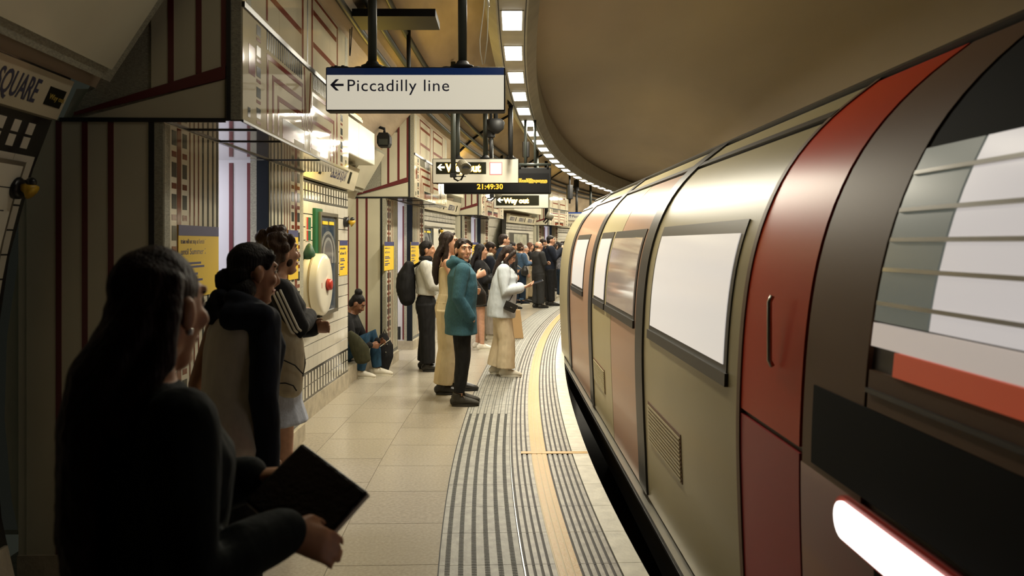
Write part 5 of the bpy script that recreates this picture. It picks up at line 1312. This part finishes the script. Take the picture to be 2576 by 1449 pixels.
# ---- 3 woman with wavy hair, striped sleeve, gingham shorts
p, q = person('woman with wavy brown hair, black top with three white sleeve stripes and pale gingham shorts', -1.34, 4.55, -68, 1.74, 'f', SK1, 0.008, head_yaw=-18, head_pitch=-2,
    arms={1: ((0.225, 0.09, 1.19), (-0.06, 0.18, 1.24)), -1: ((-0.24, 0.02, 1.14), (-0.04, 0.21, 1.17))}, hair='wavy', hair_m=HM, hair_len=1.36,
    top=dict(m=C_BLK, zb=1.0, ease=0.02, arm=0.02, name='track_top'), bottom=dict(m=C_GNG, end=0.30, flare=0.045, ease=0.03, name='shorts'), shoes=SH_W, face=True)
A = q['A'][1]
for i in (-1, 0, 1):
    b = MB(); d = (A[1]-A[0]).normalized(); sd_ = d.cross(V((0, 1, 0))).normalized(); out = V((0.8, -0.55, 0.35)).normalized(); out = (out-d*out.dot(d)).normalized(); tn = d.cross(out)
    pts = [A[0]+V((-0.05, -0.01, 0.05))+tn*i*0.020+out*0.02]+[A[0].lerp(A[1], t)+out*(0.071-0.006*t)+tn*i*0.021 for t in (0.05, 0.3, 0.6, 0.9, 1.0)]+[A[1].lerp(A[2], 0.12)+out*0.055+tn*i*0.02+d*0.03]
    b.tube(pts, (0.0075), M_WHITE, 6); q['raw'](b, 'sleeve_stripe', q['MU'])
c = V((X(727, 4.36), 4.36, 0))
softbag('backpack', 'cream canvas backpack hanging at the hip of the woman with striped sleeves', 'backpack', [c+V((0, 0, 0.86)), c+V((0, 0.01, 0.98)), c+V((-0.005, 0, 1.12)), c+V((-0.03, 0.03, 1.26))], [(0.075, 0.055), (0.085, 0.062), (0.082, 0.055), (0.05, 0.035)], cloth('canvas', (0.46, 0.40, 0.29), var=0.08), 0.009,
    straps=[([c+V((-0.04, 0.02, 1.27)), c+V((-0.05, 0.06, 1.36)), c+V((-0.04, 0.12, 1.44))], 0.014, C_TAN), ([c+V((0.06, 0.02, 1.15)), c+V((0.078, 0.02, 1.0)), c+V((0.07, 0.0, 0.93))], 0.010, L_BLK)],
    seam=[[c+V((-0.08, -0.045, 1.03)), c+V((-0.02, -0.072, 1.035)), c+V((0.05, -0.062, 1.0)), c+V((0.083, -0.03, 0.95))], [c+V((-0.06, -0.05, 0.90)), c+V((0.0, -0.066, 0.905)), c+V((0.04, -0.06, 0.89)), c+V((0.055, -0.05, 0.86))]])
# ---- 4 seated woman in the recess
sx, sy = X(893, 9.75)-0.02, 9.75
b = MB(); b.cbox(2.55, 3.0, S(9.25), S(10.35), 0.0, 0.20, M_PLINTH, 1); b.obj('trim_3', kind='structure')
p, q = person('seated woman with a hair bun looking at her phone by the second portal', sx-0.17, sy+0.12, -92, 1.66, 'f', SK3, 0.009, head_pitch=22, lean=14, hipz=0.29,
    legs={-1: ((-0.12, 0.40, 0.54), (-0.13, 0.44, 0.085)), 1: ((0.11, 0.36, 0.53), (0.10, 0.26, 0.085))},
    arms={1: ((0.22, 0.16, 1.14), (0.10, 0.36, 1.14)), -1: ((-0.22, 0.20, 1.15), (-0.05, 0.44, 1.19))}, hair='bun', hair_m=HB, top=dict(m=C_BLK, zb=0.88, ease=0.03, name='jacket'), bottom=dict(m=C_JNS, ease=0.022, name='jeans'), shoes=SH_W, face=True, fringe=False)
ph = W(q, (0.0, 0.52, 1.20)); phone(ph, (0.75, 0.1, 0.55), (-0.6, -0.1, 0.7), 'phone with a pale case held by the seated woman', M_WHITE)
cc = V((sx+0.10, sy-0.22, 0.22))
softbag('shoulder_bag', 'olive slouchy bag resting against the knee of the seated woman', 'bag', [cc+V((0.06, 0, 0.04)), cc+V((0.03, 0, 0.16)), cc+V((-0.04, 0, 0.28)), cc+V((-0.10, 0.02, 0.36))], [(0.10, 0.05), (0.115, 0.06), (0.085, 0.05), (0.04, 0.03)], C_OLV, 0.012)
p2x = X(962, 10.0)
c = V((X(964, 10.05), 10.15, 0))
softbag('backpack', 'black backpack standing on the floor beside the seated woman', 'backpack', [c+V((-0.02, 0, 0.07)), c+V((0, 0, 0.22)), c+V((0.0, 0, 0.36)), c+V((-0.01, 0, 0.47))], [(0.085, 0.07), (0.115, 0.085), (0.11, 0.08), (0.06, 0.05)], C_BLK, 0.012,
    straps=[([c+V((-0.02, 0, 0.49)), c+V((0.0, 0, 0.56)), c+V((0.03, 0, 0.50))], 0.009, L_BLK)])
b = MB()
for d_ in ((-0.05, -0.085, 0.40), (0.045, -0.08, 0.38), (0.03, -0.085, 0.28)): b.ball(c+V(d_), 0.009, M_METAL, seg=8, rings=5)
tag(b.obj('key_ring'), 'small metal tags on the front of the floor backpack', 'tag')
# ---- 5 man with a silver jacket and black backpack
p, q = person('man in a silver jacket and black trousers wearing a black backpack', X(1072, 10.4), 10.4, -86, 1.70, 'm', SK2, 0.010, head_yaw=4, arms={1: ((0.23, 0.08, 1.15), (0.12, 0.30, 1.10)), -1: ((-0.23, 0.08, 1.15), (-0.12, 0.30, 1.12))},
    hair='short', hair_m=HB, top=dict(m=C_SIL, zb=1.02, ease=0.03, arm=0.022, name='jacket'), bottom=dict(m=C_BLK, ease=0.035, flare=0.015), shoes=SH_B, wide=1.18, collar=(C_BLK, 0.04))
c = W(q, (0, -0.25, 1.2))
softbag('backpack', 'black backpack worn by the man in the silver jacket', 'backpack', [c+V((0, 0, -0.22)), c+V((-0.02, 0, -0.08)), c+V((-0.01, 0, 0.08)), c+V((0.02, 0, 0.2))], [(0.11, 0.14), (0.13, 0.16), (0.12, 0.15), (0.07, 0.11)], C_BLK, 0.014,
    straps=[([W(q, (sd*0.10, -0.16, 1.40)), W(q, (sd*0.12, -0.04, 1.475)), W(q, (sd*0.12, 0.10, 1.40)), W(q, (sd*0.13, 0.12, 1.25))], 0.02, C_BLK) for sd in (-1, 1)])
# ---- 6 woman in cream with very long hair
p, q = person('woman in cream strappy top and cream trousers with very long dark hair', X(1126, 8.85), 8.85, -88, 1.80, 'f', SK1, 0.008, head_yaw=6, head_pitch=-2, arms={1: ((0.21, 0.10, 1.15), (0.10, 0.32, 1.26)), -1: ((-0.2, 0.02, 1.13), (-0.1, 0.25, 1.1))},
    legs={-1: ((-0.09, 0.04, 0.49), (-0.10, 0.12, 0.085)), 1: ((0.10, 0.0, 0.49), (0.11, -0.05, 0.085))},
    hair='long', hair_m=HD, hair_len=1.18, top=dict(m=C_CRM, zb=0.98, zt=1.40, ease=0.012, sleeve=0, name='camisole'), bottom=dict(m=C_CRM, ease=0.026, flare=0.03), shoes=SH_B, face=True, curl=0.5)
for sd in (-1, 1):
    b = MB(); b.tube([(sd*0.085, 0.09, 1.36), (sd*0.09, 0.04, 1.445), (sd*0.085, -0.06, 1.42), (sd*0.07, -0.085, 1.36)], 0.006, C_CRM, 6); q['raw'](b, 'strap', q['MU'])
b = MB(); b.tube([(0, 0.0, 0.965), (0, 0, 0.99)], [(0.166, 0.127), (0.163, 0.124)], C_CRM, 18); q['raw'](b, 'waistband', q['MU'])
c = V((X(1200, 9.1), 9.1, 1.08))
softbag('handbag', 'black leather handbag hanging between the teal hoodie man and the woman in cream', 'bag', [c+V((0.02, 0, -0.10)), c+V((0.01, 0, 0.0)), c+V((-0.03, 0, 0.14))], [(0.09, 0.05), (0.10, 0.06), (0.045, 0.04)], L_BLK, 0.012, straps=[([c+V((-0.05, 0, 0.15)), c+V((-0.10, 0, 0.32)), c+V((-0.16, 0.0, 0.42))], 0.011, L_BLK)])
# ---- 7 young man in the teal hoodie
p, q = person('young man in a teal hoodie looking back towards the viewer, hands in pockets', X(1160, 8.2), 8.2, -84, 1.72, 'm', SK1, 0.0065, head_yaw=66, head_pitch=0, lean=1,
    arms={1: ((0.245, -0.045, 1.13), (0.195, 0.085, 0.93)), -1: ((-0.225, -0.03, 1.14), (-0.16, 0.05, 0.95))}, handdir={1: ((-0.55, 0.25, -0.55), (-0.7, -0.3, 0)), -1: ((0.55, 0.0, -0.6), (0.7, -0.3, 0))},
    legs={-1: ((-0.085, 0.03, 0.49), (-0.09, -0.01, 0.085)), 1: ((0.09, 0.01, 0.49), (0.10, -0.03, 0.085))},
    hair='short', hair_m=HD, top=dict(m=C_TEAL, zb=0.74, ease=0.04, flare=0.045, arm=0.022, name='hoodie', fold=0.018, loose=1.1), hood=True, bottom=dict(m=C_BLK, ease=0.014, end=0.93, flare=0.0, name='joggers'), shoes=SH_K, face=True, collar=(C_NVY, 0.034))
# ---- 8 woman in pale blue shirt looking at her phone
p, q = person('woman in a long pale blue shirt and cream trousers looking down at her phone', X(1262, 10.0), 10.0, -88, 1.655, 'f', SK1, 0.0075, head_yaw=2, head_pitch=28, lean=3,
    arms={1: ((0.235, 0.02, 1.13), (0.15, 0.29, 1.20)), -1: ((-0.22, 0.04, 1.13), (-0.10, 0.30, 1.19))}, handdir={1: ((-0.30, 0.88, 0.25), (-0.2, -0.1, 0.95)), -1: ((0.3, 0.9, 0.2), (0.2, -0.1, 0.95))},
    legs={-1: ((-0.10, 0.0, 0.49), (-0.11, -0.08, 0.085)), 1: ((0.10, 0.06, 0.49), (0.11, 0.05, 0.085))},
    hair='front', hair_m=HD, hair_len=1.24, top=dict(m=C_LBL, zb=0.78, ease=0.05, flare=0.045, arm=0.034, sleeve=0.86, name='shirt', fold=0.018, loose=1.25), bottom=dict(m=C_CRT, ease=0.03, flare=0.045, fold=0.02), shoes=SH_W, face=True, curl=0.45, collar=(C_LBL, 0.02))
ph = W(q, (0.06, 0.455, 1.265)); phone(ph, (0.93, 0.1, 0.28), (-0.3, -0.2, 0.9), 'dark phone in the hands of the woman in the pale blue shirt')
b = MB()
for sd in (-1, 1): b.tube([(sd*0.031+0.022*math.cos(a), 0.101-0.01*abs(math.cos(a)), 0.016+0.019*math.sin(a)) for a in [2*PI*i/14 for i in range(15)]], 0.003, M_BLACK, 6); b.tube([(sd*0.05, 0.09, 0.018), (sd*0.078, 0.0, 0.016)], 0.003, M_BLACK, 6)
q['raw'](b, 'glasses', q['MH'])
c = V((X(1284, 9.75), 9.75, 1.66-(772-612)/2000*9.75))
hb = thing('crossbody_bag', 'small black crossbody bag on the side of the pale blue shirt', 'bag', c)
Rb = Matrix.Translation(c) @ Matrix.Rotation(math.radians(24), 4, 'Y'); b = MB(); b.box((0, 0, 0), (0.155, 0.055, 0.11), L_BLK, Rb); b.obj('bag_body', hb, bevel=0.014)
b = MB(); b.box((0, -0.03, 0.02), (0.157, 0.006, 0.072), L_BLK, Rb); b.obj('flap', hb, bevel=0.004)
b = MB(); b.box((0.01, -0.036, 0.0), (0.024, 0.005, 0.012), M_METAL, Rb); b.obj('clasp', hb)
b = MB(); b.tube([c+V((-0.06, -0.01, 0.05)), W(q, (0.20, 0.10, 1.02)), W(q, (0.15, 0.19, 1.2)), W(q, (0.08, 0.15, 1.38))], 0.005, L_BLK, 6); b.obj('strap', hb)
# tan bag and yellow bag
c = V((X(1297, 13.9), 13.9, 0))
pb = thing('carrier_bag', 'tan paper carrier bag behind the legs of the woman with the phone', 'bag', c)
b = MB(); b.hexa([c+V(v) for v in ((-0.11, -0.06, 0.0), (0.14, -0.06, 0.0), (0.14, 0.06, 0.0), (-0.11, 0.06, 0.0), (-0.09, -0.03, 0.50), (0.08, -0.03, 0.50), (0.08, 0.03, 0.50), (-0.09, 0.03, 0.50))], mat('tan paper', (0.50, 0.32, 0.15), 0.7)); b.obj('bag_body', pb, bevel=0.01)
b = MB(); b.tube([c+V((-0.04, 0, 0.50)), c+V((0, 0, 0.62)), c+V((0.04, 0, 0.50))], 0.005, C_TAN, 6); b.obj('handle', pb)
c = V((X(1245, 13.6), 13.6, 0.03))
softbag('carrier_bag', 'small yellow bag low behind the cream trousers', 'bag', [c, c+V((0, 0, 0.14)), c+V((0.01, 0, 0.3))], [(0.07, 0.03), (0.08, 0.045), (0.05, 0.03)], mat('yellow bag', (0.6, 0.42, 0.03), 0.5), 0.012)
# ---- the crowd further along
phn = {'both': None}
AF = {1: ((0.22, 0.08, 1.15), (0.06, 0.30, 1.18)), -1: ((-0.22, 0.08, 1.15), (-0.06, 0.30, 1.2))}      # holding something in front
AX = {1: ((0.25, 0.06, 1.16), (-0.05, 0.20, 1.19)), -1: ((-0.25, 0.06, 1.16), (0.06, 0.22, 1.16))}      # folded
def cp(label, u, D, ang, H, **k):
    k.setdefault('voxel', 0.011+0.0003*D); return person(label, X(u, D), D, ang, H, **k)
cp('man in a dark navy jacket with a white hood and grey trousers, head bent', 1228, 13.66, -80, 1.70, head_pitch=20, arms=AF, hair='short', hair_m=HD, skin=SK2, top=dict(m=C_NVY, zb=0.78, ease=0.04, arm=0.03, name='jacket', flare=0.02), collar=(C_WHT, 0.045), bottom=dict(m=C_GRY, ease=0.03, flare=0.02), shoes=SH_W, voxel=0.011, face=True, wide=1.08, fringe=False)
cp('person with bare legs and a black top, hidden behind the teal hoodie man', 1207, 12.4, -84, 1.66, sex='f', arms=AF, hair='long', hair_m=HB, hair_len=1.3, top=dict(m=C_BLK, zb=0.80, ease=0.04, name='jacket', arm=0.03), bottom=dict(m=C_BLK, end=0.22, ease=0.04, flare=0.03, name='shorts'), shoes=SH_W, voxel=0.012)
cp('person with golden hair between the teal hoodie man and the navy jacket man', 1224, 15.2, -90, 1.68, sex='f', hair='long', hair_m=HG, hair_len=1.35, top=dict(m=C_BLK, zb=0.84, name='coat'), bottom=dict(m=C_BLK), shoes=SH_B)
cp('tall man with receding cropped hair in a navy coat behind the crowd', 1266, 16.2, -70, 1.86, head_yaw=6, hair='short', hair_m=HD, top=dict(m=cloth('deep navy', (0.010, 0.022, 0.05)), zb=0.84, name='coat', ease=0.03), bottom=dict(m=C_BLK), shoes=SH_B, collar=(C_WHT, 0.02), fringe=False, face=True)
cp('woman with black hair low behind the tall navy coated man', 1280, 18.6, -80, 1.66, sex='f', hair='long', hair_m=HB, hair_len=1.3, skin=SK2, top=dict(m=C_BLK, zb=0.84, name='coat'), bottom=dict(m=C_BLK), shoes=SH_B)
r_, q = cp('woman with curly brown hair in a denim jacket and dark jeans', 1309, 21.6, -62, 1.66, sex='f', wide=1.3, arms=AF, hair='curly', hair_m=HM, top=dict(m=C_DEN, zb=0.98, ease=0.03, arm=0.03, name='denim_jacket'), bottom=dict(m=C_JEA, ease=0.03, end=0.93, name='jeans'), shoes=dict(m=C_NVY, sole=M_WHITE))
b = MB()
for sd in (-1, 1): b.tube([(sd*0.11, 0.0, 0.135), (sd*0.11, 0.0, 0.185)], [0.075, 0.075], C_DEN, 10)
q['raw'](b, 'cuff', Matrix.Identity(4))
b = MB(); b.tube([(-0.12, -0.16, 1.45), (0.0, -0.2, 1.28), (0.14, -0.17, 1.12), (0.24, -0.05, 1.0)], 0.014, C_GRY, 6); q['raw'](b, 'strap', q['MU'])
c = W(q, (0.25, 0.0, 0.97)); softbag('handbag', 'small black handbag at the side of the denim jacket woman', 'bag', [c+V((0, 0, -0.08)), c, c+V((0, 0, 0.1))], [(0.10, 0.07), (0.11, 0.08), (0.06, 0.05)], L_BLK, 0.018)
cp('older person with white hair just behind the denim jacket woman', 1320, 22.4, -80, 1.62, hair='short', hair_m=HW, top=dict(m=C_GRY, zb=0.84, name='coat'), bottom=dict(m=C_TAN), shoes=SH_B, fringe=False)
r_, q = cp('woman with auburn hair, black top and beige trousers holding a phone', 1331, 23.3, -85, 1.70, sex='f', arms=AF, head_pitch=12, hair='long', hair_m=HA, hair_len=1.35, top=dict(m=C_BLK, zb=0.98, name='top'), bottom=dict(m=C_TAN, ease=0.04, flare=0.02), shoes=SH_B)
phone(W(q, (0.0, 0.42, 1.22)), (0.8, 0.1, 0.3), (-0.3, 0, 0.9), 'far phone glowing in the hands of the auburn haired woman', M_WHITE)
r_, q = cp('bald man in a dark suit with folded arms', 1354, 20.4, -66, 1.72, head_yaw=14, wide=1.18, arms=AX, hair='bald', hair_m=hairm('grey fringe', (0.16, 0.13, 0.10)), top=dict(m=C_SUIT, zb=0.80, ease=0.035, arm=0.024, name='suit_jacket', flare=0.015), bottom=dict(m=C_SUIT, ease=0.035, flare=0.012), shoes=SH_B, face=True, collar=(C_WHT, 0.018))
b = MB(); b.tube([(0, 0.125, 1.45), (0, 0.155, 1.3), (0, 0.16, 1.15)], (0.018), C_RED, 6); q['raw'](b, 'tie', q['MU'])
cp('man with swept dark hair behind the bald man', 1366, 22.6, -80, 1.80, hair='short', hair_m=HD, top=dict(m=C_SUIT, zb=0.84, name='coat'), bottom=dict(m=C_BLK), shoes=SH_B, face=True)
r_, q = cp('tall man in navy with a pale backpack strap and black trousers', 1384, 21.2, -86, 1.88, head_yaw=2, arms={1: ((0.24, 0.10, 1.16), (0.08, 0.27, 1.40)), -1: ((-0.22, 0.1, 1.15), (-0.06, 0.28, 1.3))}, hair='short', hair_m=HB, top=dict(m=C_NVY, zb=0.86, ease=0.035, arm=0.03, name='jacket'), bottom=dict(m=C_BLK, ease=0.03), shoes=SH_B, face=True, fringe=False, wide=1.12)
c = W(q, (0, -0.20, 1.28)); softbag('backpack', 'grey backpack on the shoulders of the tall man in navy', 'backpack', [c+V((0, 0, -0.2)), c, c+V((0.02, 0, 0.18))], [(0.09, 0.14), (0.10, 0.15), (0.06, 0.1)], C_NVY, 0.02, straps=[([c+V((0.05, -0.12, 0.19)), c+V((0.16, -0.16, 0.25)), c+V((0.24, -0.17, 0.12)), c+V((0.2, -0.17, -0.1))], 0.025, C_GRY)])
cp('person with dark hair in a grey patterned shirt and dark jeans', 1411, 24.0, -75, 1.68, arms=AF, hair='long', hair_m=HB, hair_len=1.4, skin=SK2, top=dict(m=C_PAT, zb=0.90, ease=0.04, sleeve=0.4, name='shirt'), bottom=dict(m=C_JEA, ease=0.03), shoes=SH_W)
cp('person with black hair and black clothes nearest the train', 1424, 25.8, -80, 1.76, arms=AF, hair='short', hair_m=HB, skin=SK2, top=dict(m=C_BLK, zb=0.86, ease=0.04, name='coat'), bottom=dict(m=C_BLK), shoes=SH_B)
far_ = [(1343, 25.6, 1.64, HD, 'far woman with dark hair between the auburn woman and the bald man', 'long'), (1397, 28.5, 1.66, HD, 'far person with brown hair behind the tall man in navy', 'long'), (1404, 30.0, 1.72, HB, 'far man with black hair right of the tall man in navy', 'short'),
        (1415, 31.0, 1.74, HD, 'far man with short hair behind the patterned shirt', 'short'), (1289, 20.2, 1.70, HB, 'far person with black hair left of the denim jacket woman', 'short'),
        (1432, 29.0, 1.70, HB, 'farthest dark haired person at the train edge', 'long'), (1375, 29.5, 1.70, HD, 'far person half hidden behind the swept haired man', 'short')]
for i, (u, D_, H_, hm, lb, st) in enumerate(far_):
    while math.hypot(CX-X(u, D_), D_-CY)-R > 2.05 and D_ > 22: D_ -= 0.25
    cp(lb, u, D_, -85+7*(i % 3), H_, sex='f' if st == 'long' else 'm', hair=st, hair_m=hm, hair_len=1.35, skin=SK1 if i % 2 else SK2, top=dict(m=(C_BLK, C_NVY, C_GRY, C_SUIT)[i % 4], zb=0.84, name='coat'), bottom=dict(m=C_BLK if i % 2 else C_JEA), shoes=SH_B, voxel=0.022)
